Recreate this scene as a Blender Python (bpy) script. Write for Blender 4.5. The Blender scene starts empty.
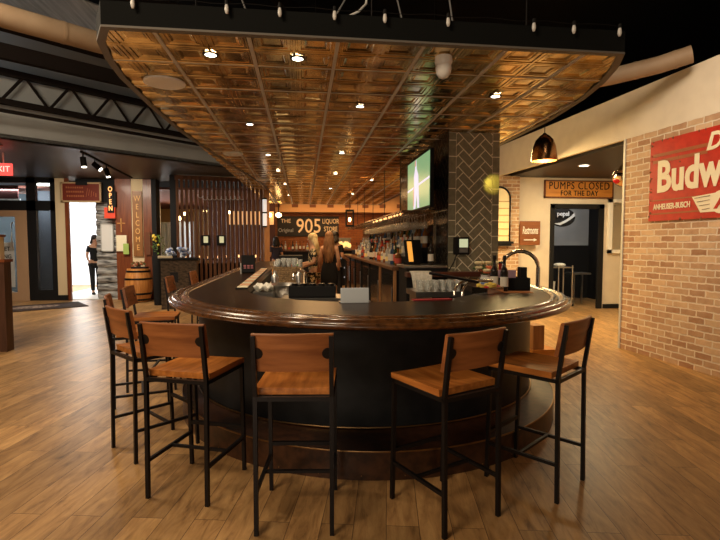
import bpy, bmesh, math, random
from mathutils import Vector, Matrix
random.seed(7)
PI = math.pi
S = bpy.context.scene
C = S.collection
R = math.radians

# ------------------------------------------------------------ camera, world, lights, exposure
cam_d = bpy.data.cameras.new('camera'); cam = bpy.data.objects.new('camera', cam_d); C.objects.link(cam)
cam_d.sensor_width = 36; cam_d.lens = 24.0; cam_d.clip_end = 200; cam_d.clip_start = 0.05
cam.location = (0, 0, 1.515)
cam.rotation_euler = (PI/2 - math.atan(27/480), 0, -math.atan(57/480))
S.camera = cam
S.view_settings.view_transform = 'Standard'; S.view_settings.look = 'None'
S.view_settings.gamma = 1; S.view_settings.use_curve_mapping = False
S.view_settings.exposure = 0.0
w = bpy.data.worlds.new('world'); S.world = w; w.use_nodes = True
w.node_tree.nodes['Background'].inputs[0].default_value = (0.9, 0.8, 0.7, 1)
w.node_tree.nodes['Background'].inputs[1].default_value = 0.018

def light(kind, name, loc, target, power, col, size=0.3, size_y=None, spot=None, blend=0.5):
    d = bpy.data.lights.new(name, kind); o = bpy.data.objects.new(name, d); C.objects.link(o)
    d.energy = power; d.color = col; o.location = loc
    if kind == 'AREA':
        d.size = size
        if size_y: d.shape = 'RECTANGLE'; d.size_y = size_y
    else: d.shadow_soft_size = size
    if spot: d.spot_size = R(spot); d.spot_blend = blend
    v = Vector(target) - Vector(loc)
    o.rotation_euler = v.to_track_quat('-Z', 'Y').to_euler()
    return o
WARM = (1.0, .76, .50); WHITE = (1.0, .93, .84); DAY = (.86, .93, 1.0); AMB = (1.0, .58, .24)
light('AREA', 'house_light', (-3.0, -0.6, 4.6), (-1.2, 3.4, 0.2), 150, WARM, 1.8, 1.2)
light('AREA', 'front_fill', (-2.0, -2.8, 1.3), (-0.3, 4.0, 2.5), 66, (1, .84, .64), 2.4, 1.6)  # added fill behind the camera for canopy glints and stools, no window there
light('AREA', 'house_light', (-4.2, 4.6, 4.5), (-3.8, 5.4, 0), 185, (1, .80, .56), 1.6, 1.6)
light('SPOT', 'wall_wash', (2.2, 2.4, 4.3), (4.75, 4.7, 2.55), 560, (1, .80, .58), 0.55, None, 62, 1.0)
light('AREA', 'house_light', (-4.8, 11.4, 3.12), (-4.9, 12.2, 0), 120, (1, .86, .68), 1.2, 1.2)
light('AREA', 'alcove_light', (5.6, 8.6, 2.93), (5.6, 8.9, 0), 60, (1, .80, .48), 0.5, 0.5)
light('AREA', 'passage_light', (3.4, 8.6, 2.85), (3.6, 8.0, 0), 150, (1, .70, .30), 0.5, 2.0)
light('AREA', 'entrance_daylight', (-7.6, 17.6, 2.9), (-6.4, 14.5, 0.5), 200, (1, .95, .86), 2.4, 1.6)
light('AREA', 'vestibule_fill', (-7.6, 13.75, 2.94), (-7.6, 14.9, 1.0), 55, DAY, 1.2, .1)  # added fill for the column and shutters behind the door glass
light('AREA', 'vestibule_fill', (-6.6, 15.6, 2.9), (-6.6, 18.0, 1.4), 420, DAY, 1.4, .8)  # added fill that brightens the vestibule back wall
light('AREA', 'dining_light', (-4.5, 17.8, 2.9), (-4.5, 18.4, 0), 45, AMB, 2.0, 2.0)
light('AREA', 'back_room_light', (1.5, 16.6, 2.8), (1.5, 17.9, 1.2), 40, AMB, 4.0, 0.5)
light('AREA', 'bar_light', (0.3, 11.5, 2.84), (0.3, 11.5, 0), 75, AMB, 1.0, 4.0)
light('SPOT', 'column_spot', (2.75, 4.7, 2.45), (2.42, 5.9, 2.26), 34, (1, .72, .08), 0.02, None, 13, 0.7)

# ------------------------------------------------------------ materials
def M(name, col, rough=.5, metal=0, coat=0, emit=None, es=0, trans=0, ior=1.45, alpha=1):
    m = bpy.data.materials.new(name); m.use_nodes = True
    b = m.node_tree.nodes['Principled BSDF']
    b.inputs['Base Color'].default_value = (*col, 1); b.inputs['Roughness'].default_value = rough
    b.inputs['Metallic'].default_value = metal; b.inputs['Coat Weight'].default_value = coat
    b.inputs['Coat Roughness'].default_value = .12
    b.inputs['Transmission Weight'].default_value = trans; b.inputs['IOR'].default_value = ior
    if emit: b.inputs['Emission Color'].default_value = (*emit, 1); b.inputs['Emission Strength'].default_value = es
    return m
def dull(m, v=.15):
    m.node_tree.nodes['Principled BSDF'].inputs['Specular IOR Level'].default_value = v; return m
def nt(m): return m.node_tree.nodes, m.node_tree.links, m.node_tree.nodes['Principled BSDF']
def noisy(m, c1, c2, scale=(4, 4, 4), nscale=3, detail=6, bump=0, rough=None, lo=.35, hi=.65):
    N, L, b = nt(m)
    tc = N.new('ShaderNodeTexCoord'); mp = N.new('ShaderNodeMapping'); mp.inputs['Scale'].default_value = scale
    n = N.new('ShaderNodeTexNoise'); n.inputs['Scale'].default_value = nscale; n.inputs['Detail'].default_value = detail
    L.new(tc.outputs['Object'], mp.inputs[0]); L.new(mp.outputs[0], n.inputs['Vector'])
    r = N.new('ShaderNodeValToRGB'); r.color_ramp.elements[0].position = lo; r.color_ramp.elements[1].position = hi
    r.color_ramp.elements[0].color = (*c1, 1); r.color_ramp.elements[1].color = (*c2, 1)
    L.new(n.outputs['Fac'], r.inputs[0]); L.new(r.outputs[0], b.inputs['Base Color'])
    if bump:
        bp = N.new('ShaderNodeBump'); bp.inputs['Strength'].default_value = bump; bp.inputs['Distance'].default_value = .01
        L.new(n.outputs['Fac'], bp.inputs['Height']); L.new(bp.outputs[0], b.inputs['Normal'])
    return m
def floor_mat():
    m = M('floor_planks', (.4, .22, .1), .38); N, L, b = nt(m)
    tc = N.new('ShaderNodeTexCoord'); mp = N.new('ShaderNodeMapping'); mp.inputs['Rotation'].default_value = (0, 0, R(-80))
    L.new(tc.outputs['Object'], mp.inputs[0])
    br = N.new('ShaderNodeTexBrick'); br.inputs['Scale'].default_value = 1; br.inputs['Brick Width'].default_value = 1.25
    br.inputs['Row Height'].default_value = .175; br.inputs['Mortar Size'].default_value = .0018; br.offset = .37
    br.inputs['Color1'].default_value = (0, 0, 0, 1); br.inputs['Color2'].default_value = (1, 1, 1, 1); br.inputs['Mortar'].default_value = (.5, .5, .5, 1)
    br.inputs['Bias'].default_value = 0
    L.new(mp.outputs[0], br.inputs['Vector'])
    # grain, shifted per plank
    g = N.new('ShaderNodeMapping'); g.inputs['Scale'].default_value = (1.6, 8, 1); L.new(mp.outputs[0], g.inputs[0])
    ad = N.new('ShaderNodeVectorMath'); ad.operation = 'ADD'; sc = N.new('ShaderNodeVectorMath'); sc.operation = 'SCALE'; sc.inputs['Scale'].default_value = 31
    L.new(br.outputs['Color'], sc.inputs[0]); L.new(g.outputs[0], ad.inputs[0]); L.new(sc.outputs[0], ad.inputs[1])
    n = N.new('ShaderNodeTexNoise'); n.inputs['Scale'].default_value = 2.2; n.inputs['Detail'].default_value = 8; n.inputs['Roughness'].default_value = .65
    n.inputs['Distortion'].default_value = .6
    L.new(ad.outputs[0], n.inputs['Vector'])
    r = N.new('ShaderNodeValToRGB'); e = r.color_ramp.elements
    e[0].position = .28; e[0].color = (.15, .078, .030, 1); e[1].position = .72; e[1].color = (.58, .35, .145, 1)
    x = e.new(.45); x.color = (.37, .205, .080, 1); L.new(n.outputs['Fac'], r.inputs[0])
    hsv = N.new('ShaderNodeHueSaturation'); mr = N.new('ShaderNodeMapRange'); mr.inputs['To Min'].default_value = .72; mr.inputs['To Max'].default_value = 1.18
    L.new(br.outputs['Color'], mr.inputs[0]); L.new(mr.outputs[0], hsv.inputs['Value']); L.new(r.outputs[0], hsv.inputs['Color'])
    mx = N.new('ShaderNodeMixRGB'); mx.inputs[2].default_value = (.07, .035, .018, 1)
    L.new(br.outputs['Fac'], mx.inputs[0]); L.new(hsv.outputs[0], mx.inputs[1]); L.new(mx.outputs[0], b.inputs['Base Color'])
    bp = N.new('ShaderNodeBump'); bp.inputs['Strength'].default_value = .25; bp.inputs['Distance'].default_value = .004
    L.new(n.outputs['Fac'], bp.inputs['Height']); L.new(bp.outputs[0], b.inputs['Normal'])
    return m
def brick_mat(name, c1, c2, mortar, w_=.225, h_=.081):
    m = M(name, c1, .9); N, L, b = nt(m)
    tc = N.new('ShaderNodeTexCoord'); sp = N.new('ShaderNodeSeparateXYZ'); cb = N.new('ShaderNodeCombineXYZ')
    L.new(tc.outputs['Object'], sp.inputs[0]); L.new(sp.outputs['X'], cb.inputs['X']); L.new(sp.outputs['Z'], cb.inputs['Y'])
    wn = N.new('ShaderNodeTexNoise'); wn.inputs['Scale'].default_value = 14; L.new(cb.outputs[0], wn.inputs['Vector'])
    s1 = N.new('ShaderNodeVectorMath'); s1.operation = 'SCALE'; s1.inputs['Scale'].default_value = .024; L.new(wn.outputs['Color'], s1.inputs[0])
    a1 = N.new('ShaderNodeVectorMath'); a1.operation = 'ADD'; L.new(cb.outputs[0], a1.inputs[0]); L.new(s1.outputs[0], a1.inputs[1])
    br = N.new('ShaderNodeTexBrick'); br.inputs['Scale'].default_value = 1; br.inputs['Brick Width'].default_value = w_; br.inputs['Row Height'].default_value = h_
    br.inputs['Mortar Size'].default_value = .010; br.inputs['Mortar Smooth'].default_value = .3
    br.inputs['Color1'].default_value = (0, 0, 0, 1); br.inputs['Color2'].default_value = (1, 1, 1, 1); br.inputs['Mortar'].default_value = (.5, .5, .5, 1)
    L.new(a1.outputs[0], br.inputs['Vector'])
    n = N.new('ShaderNodeTexNoise'); n.inputs['Scale'].default_value = 9; n.inputs['Detail'].default_value = 7; L.new(cb.outputs[0], n.inputs['Vector'])
    av = N.new('ShaderNodeMixRGB'); av.inputs[0].default_value = .5; L.new(br.outputs['Color'], av.inputs[1]); L.new(n.outputs['Fac'], av.inputs[2])
    r = N.new('ShaderNodeValToRGB'); r.color_ramp.elements[0].position = .2; r.color_ramp.elements[1].position = .8
    r.color_ramp.elements[0].color = (*c1, 1); r.color_ramp.elements[1].color = (*c2, 1); L.new(av.outputs[0], r.inputs[0])
    mx = N.new('ShaderNodeMixRGB'); mx.inputs[2].default_value = (*mortar, 1); L.new(br.outputs['Fac'], mx.inputs[0])
    L.new(r.outputs[0], mx.inputs[1]); L.new(mx.outputs[0], b.inputs['Base Color'])
    sb = N.new('ShaderNodeMath'); sb.operation = 'MULTIPLY_ADD'; sb.inputs[1].default_value = -1.2
    L.new(br.outputs['Fac'], sb.inputs[0]); L.new(n.outputs['Fac'], sb.inputs[2])
    bp = N.new('ShaderNodeBump'); bp.inputs['Strength'].default_value = .8; bp.inputs['Distance'].default_value = .012
    L.new(sb.outputs[0], bp.inputs['Height']); L.new(bp.outputs[0], b.inputs['Normal'])
    return m
m_floor = floor_mat()
m_brick = brick_mat('brick', (.36, .185, .10), (.66, .46, .29), (.74, .63, .50))
m_brickred = brick_mat('back_brick', (.30, .09, .03), (.45, .16, .05), (.25, .1, .05))
m_white = noisy(M('cream_plaster', (.7, .62, .5), .85), (.70, .61, .49), (.76, .67, .54), nscale=1)
m_grey = noisy(M('grey_plaster', (.4, .4, .4), .85), (.38, .41, .43), (.42, .45, .47), nscale=.6)
m_cream = M('cream_paint', (.72, .58, .36), .8)
m_black = dull(M('black_paint', (.009, .009, .010), .7), .3)
m_deck = dull(M('black_ceiling', (.007, .007, .009), .95))
m_soffit = M('dark_soffit', (.034, .027, .022), .45)
m_charcoal = dull(M('charcoal_fascia', (.008, .009, .009), .8))
m_steel_blk = M('black_steel', (.017, .015, .016), .42, .6)
m_brass = noisy(M('antique_sheen_brass', (.7, .45, .2), .2, 1), (.34, .25, .13), (.92, .72, .38), nscale=1.1, lo=.36, hi=.62)  # antique finish, its dark and bright patches also imitate uneven reflections
m_tbar = M('pewter_trim', (.62, .58, .52), .6, .0)
m_alu = M('grey_trim', (.55, .55, .53), .5, .2)
m_emit = M('lamp_lens', (1, 1, 1), .4, emit=(1, .90, .72), es=9)
m_emitw = M('warm_bulb', (1, .8, .5), .4, emit=(1, .66, .28), es=14)
m_wplast = M('white_plastic', (.92, .91, .88), .45)
m_amberglow = M('amber_glow', (1, .7, .4), .4, emit=(1, .5, .18), es=2.2)
m_bulb = M('frosted_bulb', (.85, .85, .84), .25)
def wood(name, c1, c2, rough=.35, coat=.3, axis='X', s=1.0):
    sc = {'X': (1.2, 12, 12), 'Y': (12, 1.2, 12), 'Z': (12, 12, 1.2)}[axis]
    return noisy(M(name, c1, rough, coat=coat), c1, c2, scale=tuple(v*s for v in sc), nscale=2.2, detail=8, bump=.08, lo=.3, hi=.68)
m_seat = wood('stool_seat_wood', (.30, .085, .014), (.64, .235, .05), .32, .3, 'Y')
m_back = wood('stool_back_wood', (.20, .062, .018), (.40, .145, .045), .4, .15, 'X')
m_bartop = noisy(dull(M('dark_bar_top', (.02, .012, .008), .3, coat=.0), .12), (.016, .009, .006), (.028, .015, .009), (2, 2, 2), 3)
m_mould = noisy(M('bar_moulding', (.1, .04, .012), .24, coat=.45), (.040, .015, .005), (.120, .046, .013), (4, 4, 4), 5, bump=.15)
m_panel = noisy(dull(M('black_bar_panel', (.012, .014, .017), .42), .3), (.007, .008, .010), (.014, .015, .017), nscale=2)
m_step = noisy(M('brown_step', (.06, .025, .012), .38, coat=.2), (.028, .011, .006), (.070, .027, .012), nscale=4)
m_gold = M('brass_strip', (.34, .20, .09), .35, 1)
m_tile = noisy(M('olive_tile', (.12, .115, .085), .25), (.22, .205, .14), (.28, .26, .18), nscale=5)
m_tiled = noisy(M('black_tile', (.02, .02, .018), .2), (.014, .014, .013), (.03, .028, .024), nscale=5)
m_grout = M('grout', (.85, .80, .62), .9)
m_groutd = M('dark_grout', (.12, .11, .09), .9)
m_slat = wood('slat_wood', (.06, .020, .007), (.17, .065, .023), .55, 0, 'Z')
m_post = wood('post_wood', (.30, .14, .05), (.45, .22, .09), .5, .1, 'Z')
m_redwood = wood('red_wood', (.13, .030, .010), (.23, .062, .018), .4, .2, 'Z')
m_barrel = wood('barrel_wood', (.42, .15, .03), (.68, .30, .08), .4, .2, 'Z')
m_weather = noisy(M('weathered_log', (.3, .29, .28), .85), (.05, .048, .046), (.55, .54, .52), (1.5, 1.5, 9), 2.5, bump=.5)
m_chrome = M('chrome', (.8, .76, .7), .12, 1)
m_steel = M('stainless', (.55, .54, .52), .32, 1)
m_copper = M('hammered_copper', (.34, .17, .07), .25, 1)
m_cgold = M('copper_inside', (.9, .5, .15), .4, .3, emit=(1, .5, .1), es=1.2)
m_glass = M('clear_glass', (.95, .97, .95), .05, trans=.75)
m_pane = M('window_glass', (.9, .95, .95), .02, trans=1.0, ior=1.1)
m_redp = noisy(M('red_enamel', (.55, .02, .01), .5), (.42, .008, .004), (.52, .016, .007), nscale=3)
m_ivory = M('ivory_paint', (.85, .76, .55), .5)
m_rust = M('rust', (.16, .06, .03), .9)
m_stripe = M('dull_brown_red', (.33, .085, .03), .5)
m_orange = wood('orange_sign', (.52, .20, .035), (.68, .30, .06), .5, .1, 'X')
m_wsign = wood('honey_board', (.22, .085, .02), (.34, .14, .035), .5, .1, 'Z')
m_skin = M('skin', (.55, .30, .18), .55)
m_blonde = noisy(M('blonde_hair', (.75, .55, .25), .5), (.55, .36, .13), (.95, .78, .45), (6, 6, 2), 4)
m_brown = noisy(M('brown_hair', (.2, .1, .04), .5), (.16, .07, .025), (.34, .17, .07), (6, 6, 2), 4)
m_dhair = M('dark_hair', (.015, .01, .008), .5)
m_cloth = M('black_cloth', (.008, .008, .009), .9)
m_towel = noisy(M('white_towel', (.7, .68, .6), .95), (.55, .54, .47), (.78, .76, .68), nscale=6)
m_white2 = M('bright_white', (.8, .8, .78), .6)
m_bluegrey = M('pale_metal', (.62, .68, .74), .45)

# ------------------------------------------------------------ mesh helpers
class B:
    def __init__(s): s.bm = bmesh.new()
    def box(s, c, d, rz=0, bev=0, mat=None):
        r = bmesh.ops.create_cube(s.bm, size=1)
        T = Matrix.Translation(c) @ Matrix.Rotation(rz, 4, 'Z') @ (mat or Matrix()) @ Matrix.Diagonal((*d, 1))
        bmesh.ops.transform(s.bm, matrix=T, verts=r['verts'])
        if bev:
            es = {e for v in r['verts'] for e in v.link_edges}
            bmesh.ops.bevel(s.bm, geom=list(es), offset=bev, segments=2, affect='EDGES', profile=.5)
        return s
    def b2(s, x0, x1, y0, y1, z0, z1, bev=0): return s.box(((x0+x1)/2, (y0+y1)/2, (z0+z1)/2), (abs(x1-x0), abs(y1-y0), abs(z1-z0)), bev=bev)
    def bar(s, p, q, a, b=None, bev=0):          # rectangular bar between two points
        p, q = Vector(p), Vector(q); v = q-p; b = b or a
        rot = v.to_track_quat('Z', 'Y').to_matrix().to_4x4()
        r = bmesh.ops.create_cube(s.bm, size=1)
        bmesh.ops.transform(s.bm, matrix=Matrix.Translation((p+q)/2) @ rot @ Matrix.Diagonal((a, b, v.length, 1)), verts=r['verts'])
        if bev: bmesh.ops.bevel(s.bm, geom=list({e for x in r['verts'] for e in x.link_edges}), offset=bev, segments=2, affect='EDGES')
        return s
    def cyl(s, p, q, r0, r1=None, n=16):
        p, q = Vector(p), Vector(q); v = q-p; r1 = r0 if r1 is None else r1
        rot = v.to_track_quat('Z', 'Y').to_matrix().to_4x4()
        r = bmesh.ops.create_cone(s.bm, cap_ends=True, segments=n, radius1=r0, radius2=max(r1, 1e-4), depth=v.length)
        bmesh.ops.transform(s.bm, matrix=Matrix.Translation((p+q)/2) @ rot, verts=r['verts']); return s
    def sph(s, c, d, n=12):
        r = bmesh.ops.create_uvsphere(s.bm, u_segments=n, v_segments=max(6, n*2//3), radius=1)
        bmesh.ops.transform(s.bm, matrix=Matrix.Translation(c) @ Matrix.Diagonal((*d, 1)), verts=r['verts']); return s
    def lathe(s, prof, c=(0, 0, 0), n=16, T=None):
        T = T or Matrix.Translation(c); rings = []
        for r, z in prof:
            rings.append([s.bm.verts.new(T @ Vector((r*math.cos(2*PI*k/n), r*math.sin(2*PI*k/n), z))) for k in range(n)] if r > 1e-5 else [s.bm.verts.new(T @ Vector((0, 0, z)))])
        for a, b in zip(rings, rings[1:]):
            for k in range(n):
                k2 = (k+1) % n
                f = [a[k % len(a)], a[k2 % len(a)], b[k2 % len(b)], b[k % len(b)]]
                f = list(dict.fromkeys(f))
                if len(f) > 2: s.bm.faces.new(f)
        return s
    def tube(s, pts, r, n=8, closed=False):
        pts = [Vector(p) for p in pts]; rings = []; m = len(pts)
        up = Vector((0, 0, 1))
        for i, p in enumerate(pts):
            a = pts[(i-1) % m] if closed or i else p; b = pts[(i+1) % m] if closed or i < m-1 else p
            t = (b-a).normalized(); u = t.cross(up)
            if u.length < .1: u = t.cross(Vector((0, 1, 0)))
            u.normalize(); v = u.cross(t)
            rr = r[i] if isinstance(r, (list, tuple)) else r
            rings.append([s.bm.verts.new(p + (u*math.cos(2*PI*k/n) + v*math.sin(2*PI*k/n))*rr) for k in range(n)])
        for i in range(m if closed else m-1):
            a, b = rings[i], rings[(i+1) % m]
            for k in range(n): s.bm.faces.new((a[k], a[(k+1) % n], b[(k+1) % n], b[k]))
        if not closed: s.bm.faces.new(rings[0][::-1]); s.bm.faces.new(rings[-1])
        return s
    def prism(s, out, z0, z1, T=None):
        T = T or Matrix()
        a = [s.bm.verts.new(T @ Vector((x, y, z0))) for x, y in out]; b = [s.bm.verts.new(T @ Vector((x, y, z1))) for x, y in out]
        s.bm.faces.new(a[::-1]); s.bm.faces.new(b); n = len(out)
        for i in range(n): s.bm.faces.new((a[i], a[(i+1) % n], b[(i+1) % n], b[i]))
        return s
    def strip(s, rows, close=False):               # rows: lists of points, quads between neighbours
        V = [[s.bm.verts.new(p) for p in r] for r in rows]
        for a, b in zip(V, V[1:]):
            n = len(a)
            for i in range(n if close else n-1): s.bm.faces.new((a[i], a[(i+1) % n], b[(i+1) % n], b[i]))
        return V
    def done(s, name, mat, parent=None, smooth=None, loc=None, rz=None):
        bmesh.ops.recalc_face_normals(s.bm, faces=s.bm.faces)
        me = bpy.data.meshes.new(name); s.bm.to_mesh(me); s.bm.free()
        me.materials.append(mat)
        if smooth:
            me.polygons.foreach_set('use_smooth', [True]*len(me.polygons))
            me.set_sharp_from_angle(angle=R(smooth))
        o = bpy.data.objects.new(name, me); C.objects.link(o)
        if parent: o.parent = parent
        if loc: o.location = loc
        if rz is not None: o.rotation_euler = (0, 0, rz)
        return o
def tag(o, label, cat, group=None, kind=None):
    o['label'] = label; o['category'] = cat
    if group: o['group'] = group
    if kind: o['kind'] = kind
    return o
def thing(name, label, cat, loc=(0, 0, 0), rz=0, group=None):
    o = bpy.data.objects.new(name, None); C.objects.link(o); o.location = loc; o.rotation_euler = (0, 0, rz)
    return tag(o, label, cat, group)
def struct(b, name, m, **k):
    o = b.done(name, m, **k); o['kind'] = 'structure'; return o
def dup(root, loc, rz=None, label=None, group=None):
    r = root.copy(); C.objects.link(r); r.location = loc
    if rz is not None: r.rotation_euler = (0, 0, rz)
    if label: r['label'] = label
    if group: r['group'] = group
    for ch in list(root.children):
        c = ch.copy(); C.objects.link(c); c.parent = r
        for g in ch.children:
            d = g.copy(); C.objects.link(d); d.parent = c
    return r
def text(name, body, size, mat, T, parent=None, depth=.004, sx=1, shear=0, align='CENTER', off=0, space=1, sc=1):
    cu = bpy.data.curves.new(name, 'FONT'); cu.body = body; cu.size = size; cu.extrude = depth; cu.align_x = align; cu.align_y = 'CENTER'
    cu.shear = shear; cu.offset = off; cu.resolution_u = 3; cu.space_line = space; cu.space_character = sc
    t = bpy.data.objects.new(name, cu); C.objects.link(t)
    me = bpy.data.meshes.new_from_object(t.evaluated_get(bpy.context.evaluated_depsgraph_get()))
    bpy.data.objects.remove(t); bpy.data.curves.remove(cu)
    me.transform(T @ Matrix.Diagonal((sx, 1, 1, 1)))
    me.materials.clear(); me.materials.append(mat)
    o = bpy.data.objects.new(name, me); C.objects.link(o)
    if parent: o.parent = parent
    return o
FRONT = Matrix.Rotation(PI/2, 4, 'X')               # text in local xz plane facing -y
def face(x, y, z): return Matrix.Translation((x, y, z)) @ FRONT

# ------------------------------------------------------------ structure
struct(B().b2(-11, 9, -3, 23, -.1, 0), 'floor', m_floor)
struct(B().b2(-11, 9, -3, 23, 5.6, 5.7), 'ceiling', m_deck)
# right: brick wall run (local x along the wall), cream bulkhead above
AX, AY = 4.54, 6.37; ang = math.atan2(-7.2, .52)     # from far end towards the camera
def wall_T(o): o.location = (AX, AY, 0); o.rotation_euler = (0, 0, ang); return o
wall_T(struct(B().b2(0, 9.2, 0, .25, 0, 2.98), 'wall_right', m_brick))
wall_T(struct(B().b2(-3.95, 9.2, 0, .06, 2.98, 3.62), 'wall_right_upper', m_white))
wall_T(struct(B().b2(-.035, .0, -.012, .27, 0, 2.98), 'trim_1', m_alu))
# back wall of alcove with doorway
yb = 10.35
bw = B(); bw.b2(4.4, 5.62, yb, yb+.02, 0, 3.0); bw.b2(6.78, 8.6, yb, yb+.02, 0, 3.0); bw.b2(5.62, 6.78, yb, yb+.02, 2.34, 3.0)
struct(bw, 'wall_alcove', m_white)

struct(B().b2(3.9, 4.78, yb-.12, yb+.1, 0, 3.0), 'wall_pier', m_brick)
struct(B().b2(8.5, 8.6, 6.3, yb, 0, 3.0), 'wall_alcove_side', m_white)
struct(B().b2(4.79, 8.6, 6.2, 6.3, 0, 3.0), 'wall_alcove_front', m_white)
ac = B(); ac.prism([(4.80, 6.25), (8.6, 6.25), (8.6, 10.5), (4.55, 10.5)], 2.985, 3.05)
struct(ac, 'ceiling_alcove', m_soffit)
f = B(); f.b2(5.57, 5.66, yb-.04, yb+.17, 0, 2.40); f.b2(6.74, 6.86, yb-.04, yb+.02, 0, 2.40); f.b2(5.57, 6.86, yb-.04, yb+.17, 2.30, 2.40)
struct(f, 'door_1', m_black)
struct(B().b2(6.9, 8.5, yb-.03, yb, 0, .1).b2(4.78, 5.57, yb-.03, yb, 0, .1), 'baseboard_alcove', m_black)
rm = B(); rm.b2(4.9, 7.8, 12.4, 12.5, 1.45, 3); struct(rm, 'wall_store_upper', m_grey)
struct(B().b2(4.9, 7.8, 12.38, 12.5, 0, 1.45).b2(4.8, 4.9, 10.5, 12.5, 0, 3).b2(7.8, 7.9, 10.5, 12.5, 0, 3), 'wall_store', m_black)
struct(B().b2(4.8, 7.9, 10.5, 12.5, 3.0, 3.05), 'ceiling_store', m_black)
light('AREA', 'store_light', (6.2, 10.7, 2.93), (6.2, 12.2, 1.2), 22, WHITE, .3)
# far back wall of bar (y=18) and room behind on the right
struct(B().b2(-2.2, 9, 18, 18.2, 0, 2.62), 'wall_back', m_brickred)
struct(B().b2(-2.2, 9, 17.3, 18.2, 2.62, 3.5), 'wall_back_soffit', M('tan_paint', (.50, .27, .12), .7))
struct(B().b2(3.9, 4.0, 10.4, 18.2, 0, 3.6), 'wall_side', m_brickred)
# left: diagonal grey fascia wall and soffit
p0, p1 = Vector((-8.2, 5.45)), Vector((-1.25, 11.4))
d = (p1-p0).normalized(); nrm = Vector((-d.y, d.x))
def diag(b, t0, t1, off0, off1, z0, z1):
    q = [p0+d*t0+nrm*off0, p0+d*t1+nrm*off0, p0+d*t1+nrm*off1, p0+d*t0+nrm*off1]
    return b.prism([tuple(v) for v in q], z0, z1)
Lf = (p1-p0).length
struct(diag(B(), -2.5, Lf, 0, .15, 3.2, 4.95), 'wall_left_upper', m_grey)
so = B(); so.prism([tuple(p0+d*-2.5), tuple(p1), (-1.25, 13.2), (-2.6, 13.2), (-4, 14), (-10.9, 14), (-10.9, 3.2)], 3.2, 3.26)
struct(so, 'ceiling_soffit', m_soffit)
struct(B().b2(-10.9, -1.3, 14, 22, 3.0, 3.06), 'ceiling_dining', M('dining_ceiling', (.16, .05, .03), .7))
struct(B().b2(-11, -10.9, -3, 23, 0, 5.6), 'wall_left', m_grey)
struct(B().b2(-4.6, -2.2, 21.9, 22.1, 0, 3.1), 'wall_dining', M('tan_wall', (.62, .42, .20), .8))
struct(B().b2(-11, 9, -3.1, -3, 0, 5.6), 'wall_rear', m_grey)
# storefront at the left (y=13.5)
YW = 13.5
f = B()
for x0, x1 in ((-9.3, -9.1), (-7.14, -6.92), (-6.56, -6.42)): f.b2(x0, x1, YW, YW+.12, 0, 3.2)
f.b2(-9.3, -6.42, YW, YW+.12, 3.08, 3.2); f.b2(-9.3, -6.42, YW, YW+.12, 2.36, 2.62); f.b2(-6.92, -6.56, YW, YW+.12, 0, .28)
struct(f, 'window_1', m_black)
struct(B().b2(-9.1, -7.14, YW+.05, YW+.06, 2.62, 3.08).b2(-6.92, -6.56, YW+.05, YW+.06, .28, 2.36).b2(-6.92, -6.56, YW+.05, YW+.06, 2.62, 3.08), 'window_2', m_pane)
m_dframe = M('tan_door_frame', (.50, .32, .19), .5)
f = B(); f.b2(-7.42, -7.14, YW-.02, YW+.12, 0, 2.36); f.b2(-9.1, -8.9, YW-.02, YW+.12, 0, 2.36); f.b2(-8.9, -7.42, YW-.02, YW+.12, 2.2, 2.36); f.b2(-8.9, -7.42, YW-.02, YW+.12, 0, .22)
dr = struct(f, 'door_2', m_dframe)
B().b2(-8.9, -7.42, YW+.04, YW+.05, .22, 2.2).done('door_glass', m_pane, dr)
B().tube([(-7.47, YW-.02, 1.35), (-7.47, YW-.09, 1.4), (-7.47, YW-.1, 1.7), (-7.47, YW-.09, 2.0), (-7.47, YW-.02, 2.05)], .016).done('door_handle', m_steel, dr, smooth=60)
struct(B().b2(-6.42, -6.18, YW-.03, YW+.03, 0, 3.2), 'wall_entry', m_cream)
struct(B().b2(-6.44, -6.16, YW-.05, YW-.03, 0, .14), 'baseboard_entry', m_black)
struct(B().b2(-6.18, -6.09, YW-.05, YW+.02, 0, 3.2), 'trim_2', m_redwood)
struct(B().b2(-5.96, -4.95, YW+.1, YW+.3, 2.6, 3.2), 'wall_door_head', m_black)
struct(B().b2(-4.90, -4.5, YW-.12, YW+.3, 0, 3.25), 'wall_entry_wood', m_redwood)
struct(B().b2(-4.5, -4.2, YW-.1, YW+.2, 0, 3.25), 'wall_entry_cream', m_cream)
struct(B().b2(-4.2, -3.98, YW-.12, YW+.2, 0, 3.25), 'trim_3', m_redwood)
struct(B().b2(-3.98, -3.86, YW-.15, YW+.2, 0, 3.2), 'trim_4', m_black)
struct(B().b2(-3.28, -3.12, YW-1.0, YW-.84, 0, 3.2), 'trim_5', m_black)
# outdoor brightness beyond the doors: white vestibule lit by added lamps
m_vest = M('white_vestibule', (.85, .88, .9), .8)
struct(B().b2(-9.6, -5.2, 18.4, 18.5, 0, 3.0).b2(-9.7, -9.6, 13.7, 18.4, 0, 3.0), 'wall_vestibule', m_vest)
struct(B().b2(-7.0, -4.6, 13.6, 18.4, -.02, .012), 'floor_vestibule', M('pale_floor', (.72, .70, .64), .5))
lg = B()
prev = 0
lw_ = B()
for k in range(14):
    z = k*.215 + .1
    lw_.tube([(-5.50, 13.75, z), (-5.2, 13.74, z+random.uniform(-.01, .01)), (-4.94, 13.75, z)], [.115, .125, .115], 10)
    lw_.tube([(-5.47, 13.85, z+.1), (-5.45, 14.3, z+.1)], .10, 8)
struct(lw_, 'wall_logs', m_weather, smooth=50)

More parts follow.
